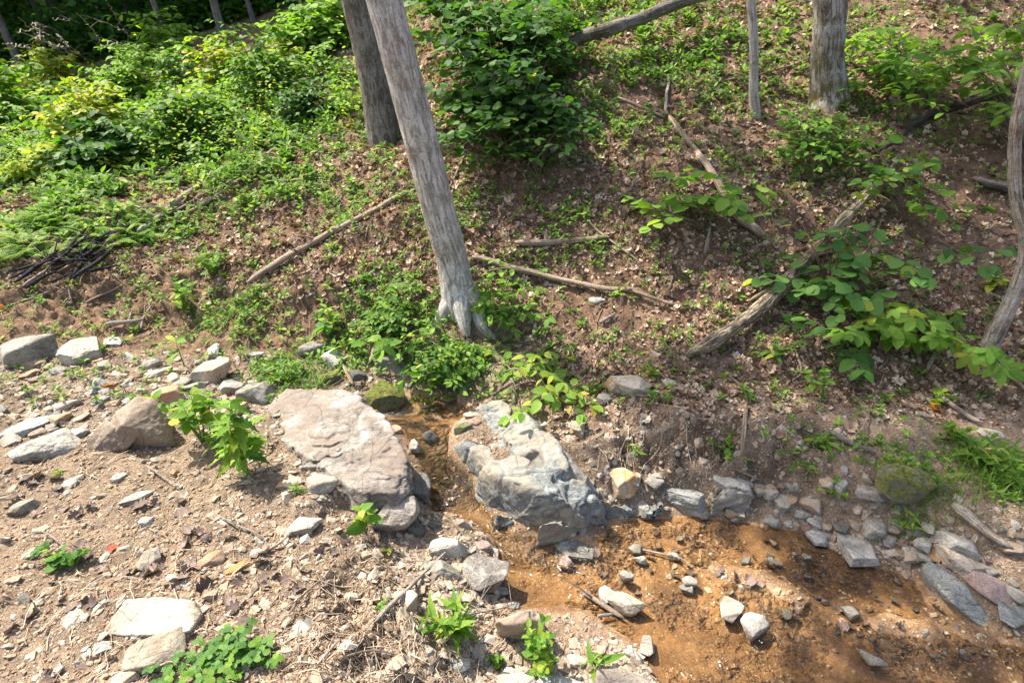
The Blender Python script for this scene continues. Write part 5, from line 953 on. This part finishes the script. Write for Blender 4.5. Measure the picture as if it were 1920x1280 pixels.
obj('ground_cover', mesh('ground_cover', Vc, Fc, mats=[M['cover']], shade=False), kind='stuff', label='low green seedlings and weeds covering the slope', cat='ground cover'); print('cover', len(P))
def weed_mass(name, blobs, n, hr, lp, leaves, shape, mat, seed, label, r0=3.2, r1=16):
    P, r = scatter(n, r0, r1, seed); u, v = proj(P); pn = fbm(np.c_[P[:, :2] * 1.6 + 60, 0 * u], 3); keep = in_frame(P, 150) & (r.random(n) < blob(u, v, blobs) * smooth(-.1, .25, pn)); P = P[keep]; m = len(P)
    Hs = r.uniform(hr[0], hr[1], m) * np.clip(.5 + 2.2 * fbm(np.c_[P[:, :2] * .9, 0 * P[:, 0]], 2), .15, 1.8); k = leaves; f = r.uniform(.25, 1, (m, k)); lean = r.normal(size=(m, 2)) * .15
    X = P[:, None, :] + np.stack([lean[:, :1] * f * Hs[:, None], lean[:, 1:] * f * Hs[:, None], f * Hs[:, None]], 2); wd_ = Hs[:, None] * .16 * (1.2 - f); X[..., :2] += r.normal(size=(m, k, 2)) * wd_[..., None]
    X = X.reshape(-1, 3); N = len(X); T, F = leaf_shape(4, .3, shape, .2, .25); V, Fs = instance(T, F, X, frames(np.array([0, 0, 1.]) + r.normal(size=(N, 3)) * .35, r.uniform(0, 6.28, N)), lp * r.uniform(.6, 1.25, N) * np.repeat(np.clip(depth(P) / 5, .8, 1.8), k))
    print(name, m, N); return obj(name, mesh(name, V, Fs, mats=[M[mat]], shade=False), kind='stuff', label=label, cat='weeds')
CLR = [(140, 300, 310, 90, 1.), (470, 225, 180, 60, 1.), (120, 390, 210, 55, .7)]
weed_mass('tall_weeds', CLR, 9000, (.08, .7), .034, 22, 'ovate', 'leaf_bright', 400, 'bright green waist-high growth filling the sunny clearing')
weed_mass('yellow_weeds', CLR, 6000, (.1, .75), .034, 20, 'ovate', 'leaf_yellow', 401, 'yellow-green sunlit growth in the clearing')
weed_mass('slope_weeds', [(1200, 70, 280, 110, 1.), (1450, 70, 180, 110, .9), (1640, 230, 130, 60, .7), (1080, 200, 120, 90, .5), (1500, 260, 110, 60, .7), (1720, 120, 190, 90, .9), (1750, 250, 130, 60, .5), (620, 60, 90, 70, .9), (880, 430, 130, 70, .3), (1590, 380, 120, 40, .35)], 15000, (.05, .32), .032, 14, 'ovate', 'leaf', 402, 'leafy green weeds over the upper slope')
weed_mass('bright_weeds', [(1180, 60, 320, 110, 1.), (1440, 60, 160, 80, .7), (1740, 130, 200, 110, .9), (640, 60, 80, 80, .8), (500, 380, 160, 50, .4), (1350, 230, 150, 60, .4)], 9000, (.05, .3), .03, 12, 'ovate', 'leaf_bright', 403, 'fine bright green undergrowth along the top of the slope')
# dead leaves
def dead_leaf(seed, n=5):
    r = np.random.default_rng(seed); t = np.linspace(0, 1, n); wd = .36 * np.sin(np.pi * t ** .85) ** .6 * (1 + .35 * (np.where(np.arange(n) % 2, 1, -1) if n == 5 else np.sin(np.arange(n) * 2.1 + seed))); wd[0] = .02; wd[-1] = .03
    c = r.uniform(-1.6, 1.8); z = c * (t - .5) ** 2 + .07 * (r.normal(size=n) if n == 5 else np.sin(t * 9 + seed)); f1, f2 = r.uniform(-.5, 1.3, 2)
    V = np.concatenate([np.stack([-wd, t - .5, z + f1 * wd], 1), np.stack([0 * t, t - .5, z], 1), np.stack([wd, t - .5, z + f2 * wd], 1)]); i = np.arange(n - 1)
    return V + [0, 0, .08], [np.concatenate([np.stack([i, i + 1, n + i + 1, n + i], 1), np.stack([n + i, n + i + 1, 2 * n + i + 1, 2 * n + i], 1)])]
mbl = MB(); BARE = [(120, 570, 420, 70, .93), (1110, 570, 120, 60, .75), (1330, 540, 90, 60, .5), (1480, 400, 60, 60, .5)]
for s in range(5):
    P, r = scatter(48000, 1.9, 10, 60 + s); u, v = proj(P); sw = sdpoly(P[:, :2], wpoly); pn = fbm(np.c_[P[:, :2] * 2.2 + 30, 0 * u], 3)
    slope = smooth(2.15, 2.5, P[:, 1] + .1 * np.minimum(P[:, 0], 0) * 3 - .35 * (P[:, 0] < .2)); slope = np.where(P[:, 0] < 0, smooth(3.2, 3.5, P[:, 1]), slope)
    dn = slope * (1 - blob(u, v, BARE)) * (.45 + .55 * smooth(-.35, .2, pn)) * (1 - .4 * blob(u, v, GREEN)); keep = in_frame(P, 150) & (r.random(len(P)) < dn) & (sw > .05); P = P[keep]; m = len(P)
    T, F = dead_leaf(s); S = .012 * (5. ** (r.random(m) ** 1.6)) * np.clip(depth(P) / 4, .8, 1.7)
    V, Fs = instance(T, F, P, frames(hnorm(P[:, 0], P[:, 1]) + r.normal(size=P.shape) * .5, r.uniform(0, 6.28, m)), S); mbl.add(V, Fs)
obj('leaf_litter', mbl.mesh('leaf_litter', M['litter'], False), kind='stuff', label='brown dead leaves strewn over the slope', cat='leaf litter')
# single dead leaves one can pick out in the foreground
dlm = [mesh('dead_leaf', *dead_leaf(40 + k, 11), mats=[M['deadleaf_dark']]) for k in range(5)]; dlb = [mesh('dead_leaf', *dead_leaf(50 + k, 11), mats=[M['litter']]) for k in range(5)]
def lay_leaf(u, v, px, me, label, group=None, seed=0):
    r = np.random.default_rng(int(u * 11 + v)); p = G1(u, v); s = px * depth(p) / FPX; o = obj('dead_leaf', me, label=label, cat='dead leaf', group=group, loc=tuple(p)); o.scale = (s,) * 3
    nn = hnorm(np.array([p[0]]), np.array([p[1]]))[0]; o.rotation_mode = 'QUATERNION'; o.rotation_quaternion = Vector(nn + r.normal(size=3) * .3).to_track_quat('Z', 'Y') @ Matrix.Rotation(r.uniform(0, 6.28), 3, 'Z').to_quaternion(); return o
r = np.random.default_rng(77)
cl = [(160, 960), (300, 1060), (340, 1085), (450, 1035), (130, 1125), (400, 1160), (500, 1090), (330, 945), (60, 900), (560, 1100), (240, 1080), (120, 1040), (380, 1010), (170, 1250), (20, 1180), (620, 1020), (470, 1150), (70, 960)]
for i in range(110):
    c_ = cl[i % len(cl)]; u, v = r.normal(c_[0], 32), r.normal(c_[1], 16)
    if 0 < u < 760: lay_leaf(u, min(v, 1270), r.uniform(16, 34), dlm[i % 5], 'dark shrivelled leaf on the sunlit dirt', 'dark shrivelled leaves on the dirt')
for i in range(46):
    u, v = r.uniform(1040, 1800), 0; v = 1060 + (u - 1300) * .25 + r.normal() * 50
    lay_leaf(u, min(max(v, 1000), 1265), r.uniform(12, 26), dlm[i % 5], 'dark wet leaf caught among the stream stones', 'wet leaves among the stream stones')
for i in range(90):
    u, v = r.uniform(1180, 1910), r.uniform(640, 830); lay_leaf(u, v, r.uniform(14, 26), dlb[i % 5], 'brown dead leaf on the lower right slope', 'brown leaves on the lower right slope')
mo = mesh('dead_leaf', *dead_leaf(47, 11), mats=[M['deadleaf_orange']]); mr = mesh('dead_leaf', *dead_leaf(48, 11), mats=[M['deadleaf_red']])
for u, v, px, me, lab in [(1752, 771, 32, mo, 'bright orange leaf on the right slope'), (202, 726, 30, mo, 'orange leaf in the left gravel'), (212, 1030, 22, mr, 'red leaf on the sunlit dirt at left'), (1362, 962, 22, mo, 'orange leaf at the water edge'), (4, 578, 14, mo, 'orange leaf at the far left edge'),
                          (1126, 1013, 14, mo, 'small yellow-orange leaf on the wet sand'), (790, 752, 14, mo, 'orange fleck of leaf floating in the pool'), (1600, 670, 26, mr, 'russet leaf beside the creeper')]: lay_leaf(u, v, px, me, lab)
# rootlets and straw
def fibres(name, n, dens, lrange, rad, seed, mat, label, r1=6, curl=.35):
    P, r = scatter(n, 1.0, r1, seed); u, v = proj(P); sw = sdpoly(P[:, :2], wpoly); keep = in_frame(P, 80) & (r.random(n) < dens(u, v, P)) & (sw > .02); P = P[keep]; m = len(P); k = 6
    L = lrange[0] * (lrange[1] / lrange[0]) ** (r.random(m) ** 1.6); a = r.uniform(0, 6.28, m); da = r.normal(size=(m, k)).cumsum(1) * curl; st = L / k; X = P[:, 0].copy(); Y = P[:, 1].copy(); pts = []
    arch = r.uniform(0, .02, m) * (L > .08)
    for j in range(k):
        pts.append(np.stack([X, Y, h(X, Y) + rad * 1.2 + .004 + arch * math.sin(math.pi * j / (k - 1))], 1)); X = X + np.sin(a + da[:, j]) * st; Y = Y + np.cos(a + da[:, j]) * st
    Pt = np.stack(pts, 1); T = np.gradient(Pt, axis=1); T /= np.linalg.norm(T, axis=2, keepdims=True) + 1e-9; up = np.array([0, 0, 1.]); sx = np.cross(T, up); sx /= np.linalg.norm(sx, axis=2, keepdims=True) + 1e-9; sy = np.cross(sx, T)
    rr = (rad * r.uniform(.5, 1.6, m))[:, None, None] * np.linspace(1, .45, k)[None, :, None]
    ring = [Pt + (sx * math.cos(t) + sy * math.sin(t)) * rr for t in (0, 2.09, 4.19)]; V = np.stack(ring, 2).reshape(-1, 3)
    base = np.arange(m)[:, None, None] * k * 3 + np.arange(k - 1)[None, :, None] * 3; j = np.arange(3)[None, None]; j2 = (j + 1) % 3
    F = np.stack([base + j, base + j2, base + 3 + j2, base + 3 + j], -1).reshape(-1, 4)
    return obj(name, mesh(name, V, F, mats=[M[mat]]), kind='stuff', label=label, cat='rootlets')
fibres('rootlets', 20000, lambda u, v, P: np.clip(fgw(P) * (v > 850) * .22 + .8 * blob(u, v, [(700, 1160, 140, 100, .7), (1300, 850, 330, 60, 1.), (130, 560, 400, 90, .6), (750, 1260, 150, 60, 1.)]), 0, 1), (.03, .22), .0016, 91, 'straw', 'dry rootlets and straw over the dirt')
fibres('twigs', 14000, lambda u, v, P: (smooth(2.3, 2.7, P[:, 1]) * .5), (.06, .45), .0032, 92, 'stem_brown', 'thin dead twigs scattered over the slope', r1=9, curl=.14)

# ------------------------------------------------------------------ logs, branches, sticks
def stick(name, pts, wpx, mat, label, cat='stick', lifts=None, sides=10, rough=.12, taper=.6, ridge=0., n=None, twigs=0, group=None):
    Q = [G1(u, v, (lifts[i] if lifts else .0)) for i, (u, v) in enumerate(pts)]; Q = np.array(Q); s = depth(Q[len(Q) // 2]) / FPX; r0 = wpx * s / 2
    L = np.linalg.norm(np.diff(Q, axis=0), axis=1).sum(); n = n or int(max(14, L / .03)); P = catmull(Q + [0, 0, r0 * .8 + .016], n); rs = np.random.default_rng(int(pts[0][0] * 5 + pts[0][1]))
    P = P + (.4 if name == 'log' else 1.) * np.stack([fbm(np.c_[np.linspace(0, L * 3, n), np.full(n, a), np.full(n, pts[0][0])], 3) for a in (1, 20, 40)], 1) * min(.04, L * .03)
    b = P[0].copy(); m = MB(); ee = np.minimum(1, np.minimum(np.arange(n), np.arange(n)[::-1]) / max(2, n * .04) * .6 + .4); V, F, uv = tube(P, np.linspace(r0, r0 * taper, n) * ee, sides, rough, 12 if r0 < .02 else 6, ridge, seed=pts[0][0]); m.add(V - b, F, uv)
    for k in range(twigs):
        i = int(n * rs.uniform(.15, .9)); a = rs.uniform(0, 6.28); d = np.array([math.sin(a), math.cos(a), rs.uniform(.1, .7)]) * rs.uniform(.04, .22); q = catmull([P[i], P[i] + d * .5 + [0, 0, .01], P[i] + d], 7)
        V, F, uv = tube(q, np.linspace(r0 * .4, r0 * .15, 7), 6, .1); m.add(V - b, F, uv)
    return obj(name, m.mesh(name, M[mat]), label=label, cat=cat, group=group, loc=tuple(b))
stick('log', [(1288, 682), (1345, 648), (1400, 602), (1455, 560), (1510, 498), (1560, 445), (1620, 385), (1690, 298)], 22, 'rotten', 'long rotten log slanting down the right slope under the shrub', 'log', sides=40, rough=.6, ridge=.006, taper=.8, lifts=[.0, .03, .05, .06, .06, .06, .06, .06], twigs=9, n=220)
stick('log', [(1035, 122), (1070, 98), (1105, 78), (1160, 62), (1220, 42), (1290, 15), (1350, -12)], 23, 'bark_grey', 'fallen grey trunk across the slope at the top centre', 'log', lifts=[.02, .12, .2, .24, .26, .28, .3], sides=24, taper=.95, rough=.06, ridge=.003, n=120)
ST = [([(884, 487), (960, 510), (1050, 533), (1150, 549), (1200, 560), (1256, 580)], 14, 'wood', 'long thin fallen branch running right from the leaning trunk', .4, 2), ([(964, 463), (1020, 464), (1080, 460), (1145, 455)], 13, 'wood', 'short straight brown branch above the long fallen branch', .8, 1),
 ([(1422, 457), (1385, 415), (1352, 370), (1320, 318), (1290, 275), (1252, 230)], 15, 'wood', 'crooked branch coming down the slope to the centre right', .7, 4), ([(462, 536), (520, 505), (580, 470), (618, 446), (700, 402), (760, 372)], 13, 'wood', 'long straight pole lying on the slope left of the leaning trunk', .8, 2),
 ([(262, 442), (310, 410), (360, 370), (412, 322)], 12, 'woodpale', 'pale dead pole below the clearing', .6, 4), ([(300, 440), (360, 405), (420, 370), (470, 335)], 8, 'wood', 'thin dead pole right of the pale one', .6, 3), ([(240, 432), (330, 400), (430, 350)], 6, 'wood', 'thin grey stick crossing the dead poles', .6, 3),
 ([(470, 320), (500, 300), (535, 268)], 8, 'woodpale', 'short pale log high on the left slope', .8, 0), ([(190, 350), (240, 343)], 10, 'wood', 'short log piece on the left slope below the saplings', .9, 0), ([(470, 272), (505, 278)], 6, 'woodpale', 'short pale stick above the short pale log', .9, 0),
 ([(700, 1172), (740, 1135), (790, 1085), (842, 1038)], 9, 'woodpale', 'straight grey stick leaning from the near bank over the flat stones', .6, 1), ([(1088, 1112), (1120, 1135), (1168, 1166)], 10, 'wood', 'short dark stick in the stream left of the angular buff stone', .9, 1),
 ([(1120, 1162), (1148, 1158)], 7, 'woodpale', 'tiny broken stick beside the short dark one', .8, 0), ([(1192, 1034), (1230, 1042), (1280, 1055)], 5, 'woodpale', 'thin forked twig between the white stones in the stream', .5, 2), ([(1404, 1192), (1420, 1188), (1446, 1178)], 4, 'woodpale', 'thin twig resting against the bright white stone', .5, 1),
 ([(1388, 862), (1394, 815), (1399, 762)], 10, 'wood', 'grey stick standing upright against the eroded bank', .8, 0), ([(1780, 958), (1815, 985), (1850, 1015), (1892, 1042)], 24, 'woodpale', 'thick weathered log piece among the stones at right', .5, 0), ([(1740, 738), (1775, 762), (1812, 788), (1838, 800)], 11, 'woodpale', 'pale stick below the yellow-green seedling', .7, 0),
 ([(1838, 682), (1870, 702), (1905, 725), (1925, 742)], 8, 'wood', 'dark stick at the right edge below the crooked trunk', .7, 2), ([(1822, 342), (1860, 352), (1925, 362)], 12, 'wood', 'straight log passing behind the crooked trunk', .9, 0), ([(1835, 356), (1880, 366), (1925, 380)], 10, 'bark_dark', 'darker log just below the straight one', .9, 0),
 ([(1342, 158), (1390, 152), (1420, 148), (1480, 130), (1530, 112)], 5, 'wood', 'thin stick crossing in front of the slim sapling', .6, 1), ([(1160, 190), (1210, 212), (1245, 228)], 7, 'wood', 'brown stick high on the middle slope', .7, 1), ([(1250, 130), (1250, 180), (1246, 225)], 7, 'woodpale', 'upright dead stem on the middle slope', .7, 0),
 ([(1550, 815), (1590, 838), (1640, 858)], 12, 'bark_grey', 'mossy branch at the rim of the right bank', .7, 0), ([(1480, 640), (1500, 700), (1486, 720)], 6, 'wood', 'small twig standing under the dark-leaved seedling', .6, 0), ([(1735, 700), (1752, 665), (1768, 640)], 8, 'woodpale', 'pale splinter standing beside the creeper', .6, 0), ([(1712, 660), (1722, 690)], 9, 'wood', 'stubby stick below the creeper', .8, 0),
 ([(1320, 485), (1326, 455), (1330, 430)], 8, 'wood', 'short grey root stub below the arching shrub', .6, 0), ([(1000, 636), (1004, 612)], 7, 'woodpale', 'white splinter standing on the bare soil', .8, 0), ([(1125, 612), (1140, 603), (1156, 594)], 8, 'woodpale', 'pale wood chip on the sunlit litter', .7, 0),
 ([(1405, 572), (1440, 552), (1460, 545)], 9, 'wood', 'short stick lying beside the rotten log', .8, 0), ([(880, 318), (870, 300), (835, 370)], 6, 'wood', 'bare stem right of the leaning trunk', .6, 2), ([(645, 690), (655, 712), (664, 728)], 8, 'wood', 'dark stick among the rocks behind the largest boulder', .7, 0), ([(694, 688), (700, 668), (704, 650)], 9, 'wood', 'broken stub beside the flat lichen rock', .7, 0),
 ([(790, 772), (812, 768), (832, 766)], 7, 'bark_dark', 'dark twig floating in the pool', .7, 0), ([(958, 715), (966, 735), (962, 760)], 7, 'woodpale', 'exposed root hanging over the bedrock', .5, 2), ([(200, 615), (235, 612), (270, 606)], 10, 'woodpale', 'pale root at the foot of the dirt bank', .6, 2),
 ([(130, 540), (134, 560), (138, 575)], 5, 'woodpale', 'root hanging from the dirt bank at left', .5, 2), ([(266, 622), (272, 600), (290, 575)], 5, 'woodpale', 'forked root on the dirt bank', .5, 2), ([(0, 585), (60, 565), (110, 545), (160, 520)], 5, 'wood', 'long root along the rim of the dirt bank', .5, 3), ([(160, 575), (200, 555), (250, 530)], 5, 'wood', 'thin root across the dirt bank', .5, 2),
 ([(280, 882), (300, 895), (340, 922)], 4, 'woodpale', 'curved rootlet on the dirt below the brown boulder', .5, 0), ([(58, 1005), (90, 1005), (118, 1025)], 4, 'woodpale', 'arched rootlet near the left edge', .5, 0), ([(410, 972), (440, 990), (480, 1005), (498, 1015)], 5, 'woodpale', 'forked root in the middle of the dirt', .5, 2), ([(500, 1040), (525, 1025), (548, 1005)], 6, 'woodpale', 'short root beside the pitted cream stone', .6, 0),
 ([(595, 1255), (620, 1225), (638, 1205)], 6, 'woodpale', 'root cut by the lower edge near the clover', .6, 1), ([(545, 1160), (575, 1120), (610, 1090)], 6, 'wood', 'root running up the near bank', .6, 2), ([(640, 1240), (700, 1225), (760, 1235)], 5, 'wood', 'root along the near bank at the bottom', .5, 3), ([(870, 1160), (920, 1150), (975, 1135)], 4, 'woodpale', 'bare twig in front of the shaded block', .5, 3),
 ([(1420, 905), (1390, 890), (1362, 880)], 6, 'wood', 'thin stick above the broad buff slate', .6, 0), ([(1860, 862), (1890, 845), (1925, 825)], 6, 'wood', 'thin bent stick by the flagstones', .5, 1), ([(1605, 830), (1622, 790), (1650, 700)], 3, 'wood', 'thin curved whip stem on the right slope', .5, 0), ([(1100, 420), (1120, 440), (1160, 470), (1200, 500)], 6, 'wood', 'thin root line down the middle of the slope', .5, 3),
 ([(1160, 380), (1190, 350), (1210, 290)], 4, 'wood', 'slender twig left of the arching shrub', .5, 1), ([(610, 178), (640, 184), (668, 180)], 5, 'wood', 'dark twig left of the twin trunks', .6, 0), ([(640, 150), (600, 175), (572, 200)], 8, 'wood', 'brown branch beside the twin trunks', .6, 2), ([(1640, 300), (1700, 250), (1790, 195)], 8, 'bark_dark', 'dark branch behind the weeds at upper right', .6, 3), ([(1690, 245), (1780, 215), (1900, 180)], 16, 'bark_dark', 'dark fallen bough behind the crooked trunk', .7, 3)]
for pts, w_, m_, lab, tp, tw in ST: stick('stick' if w_ < 9 else 'branch', pts, w_, m_, lab, 'stick' if w_ < 9 else 'branch', taper=tp, twigs=tw)
r = np.random.default_rng(5)
for i in range(26):
    u = r.uniform(70, 240); v = 535 - u * .33 + r.normal() * 14; a = r.normal() * .22 + .42; L = r.uniform(22, 60)
    stick('charred_branch', [(u - L * math.cos(a) / 1, v + L * math.sin(a)), (u + L * math.cos(a) * .3, v - L * math.sin(a) * .3 + r.normal() * 3), (u + L * math.cos(a), v - L * math.sin(a))], r.uniform(3.5, 9), 'char' if i % 4 else 'wood', 'charred branch in the burnt heap below the ferns', 'branch', lifts=[.01, .02 + .05 * r.random(), .03 * r.random()], taper=.5, rough=.5, twigs=2, group='charred branches in the burnt heap')
# dead grey brush in the forest shade, upper left
for i in range(16):
    u = r.uniform(60, 270); v = r.uniform(60, 118); stick('dead_branch', [(u, v), (u + r.uniform(-40, 10), v - r.uniform(10, 30)), (u - r.uniform(20, 90), v - r.uniform(20, 70))], 2.2, 'woodpale', 'bare grey dead branch tangled in the forest shade', 'branch', lifts=[.1, .7, 1.2], taper=.4, twigs=4, group='dead branches in the forest shade')

# grass tufts
def grass_tuft(name, u, v, hpx, n, label, spread=.5, mat='leaf_bright', group=None):
    r = np.random.default_rng(int(u + v)); b = G1(u, v); s = depth(b) / FPX; H = hpx * s; k = 5; V = []; F = []; c = 0
    for i in range(n):
        a = r.uniform(0, 6.28); L = H * r.uniform(.5, 1.15); x0 = r.normal(size=2) * H * spread * .6; d = np.array([math.sin(a), math.cos(a)]) * L * r.uniform(.3, .9); w_ = .0028
        zz = float(h(b[0] + x0[0], b[1] + x0[1])) - b[2]; sx = np.array([d[1], -d[0]]) / (np.linalg.norm(d) + 1e-6)
        for j in range(k):
            t = j / (k - 1); p = x0 + d * t ** 1.5; z = zz + L * (t - .45 * t * t); ww = w_ * (1 - t) + .0003
            V += [[p[0] - sx[0] * ww, p[1] - sx[1] * ww, z], [p[0] + sx[0] * ww, p[1] + sx[1] * ww, z]]
            if j: F.append([c + 2 * j - 2, c + 2 * j - 1, c + 2 * j + 1, c + 2 * j])
        c += 2 * k
    return obj(name if spread < .8 else 'grass', mesh(name, np.array(V), [np.array(F)], mats=[M[mat]]), label=label, cat='grass', group=group, loc=tuple(b), kind=None if spread < .8 else 'stuff')
grass_tuft('grass_tuft', 1750, 930, 55, 140, 'lush grass tuft hanging beside the mossy mound', 1.)
grass_tuft('grass_tuft', 1700, 890, 38, 70, 'small grass tuft on top of the mossy mound')
grass_tuft('grass_tuft', 1850, 905, 55, 130, 'grass tuft near the right edge above the shore', 1.)
grass_tuft('grass_tuft', 520, 700, 30, 200, 'low spreading green grass behind the largest boulder', 2.4, 'leaf')
grass_tuft('grass_tuft', 590, 715, 30, 160, 'green grass hanging over the back of the largest boulder', 1.6, 'leaf')
grass_tuft('grass_tuft', 400, 600, 32, 140, 'thin grass on the rim of the dirt bank', 1.6, 'leaf')
grass_tuft('grass_tuft', 470, 585, 32, 140, 'thin grass right of the bank rim weed', 1.6, 'leaf')
grass_tuft('grass_tuft', 800, 740, 26, 90, 'pale grass on the far rim of the pool', 1.2)
grass_tuft('grass_tuft', 1790, 850, 45, 90, 'upper grass tuft on the right bank', 1.)
herb('plant', 1850, 880, 60, 'leafy plant above the grass near the right edge', 'lance', 'leaf_bright', 40, 8, 4, 1., 3)
herb('plant', 1890, 910, 50, 'broad-leaved plant at the right edge above the shore', 'ovate', 'leaf_bright', 28, 7, 3, 1., 2)
herb('plant', 540, 715, 34, 'narrow-leaved weed in the low grass behind the largest boulder', 'lance', 'leaf', 26, 16, 4, 2.0, 2)
# moss mound / stump at right
bbox_rock(1640, 842, 1740, 925, 'mossy', 'ochre moss mound with a dark hollow above the right shore', .5, 10, 6, .07, 6, 'moss_mound', 'moss')
print('objects', len(bpy.data.objects), 'tris', sum(len(o.data.loops) - 2 * len(o.data.polygons) for o in bpy.data.objects if o.type == 'MESH' and o.data.users == 1))
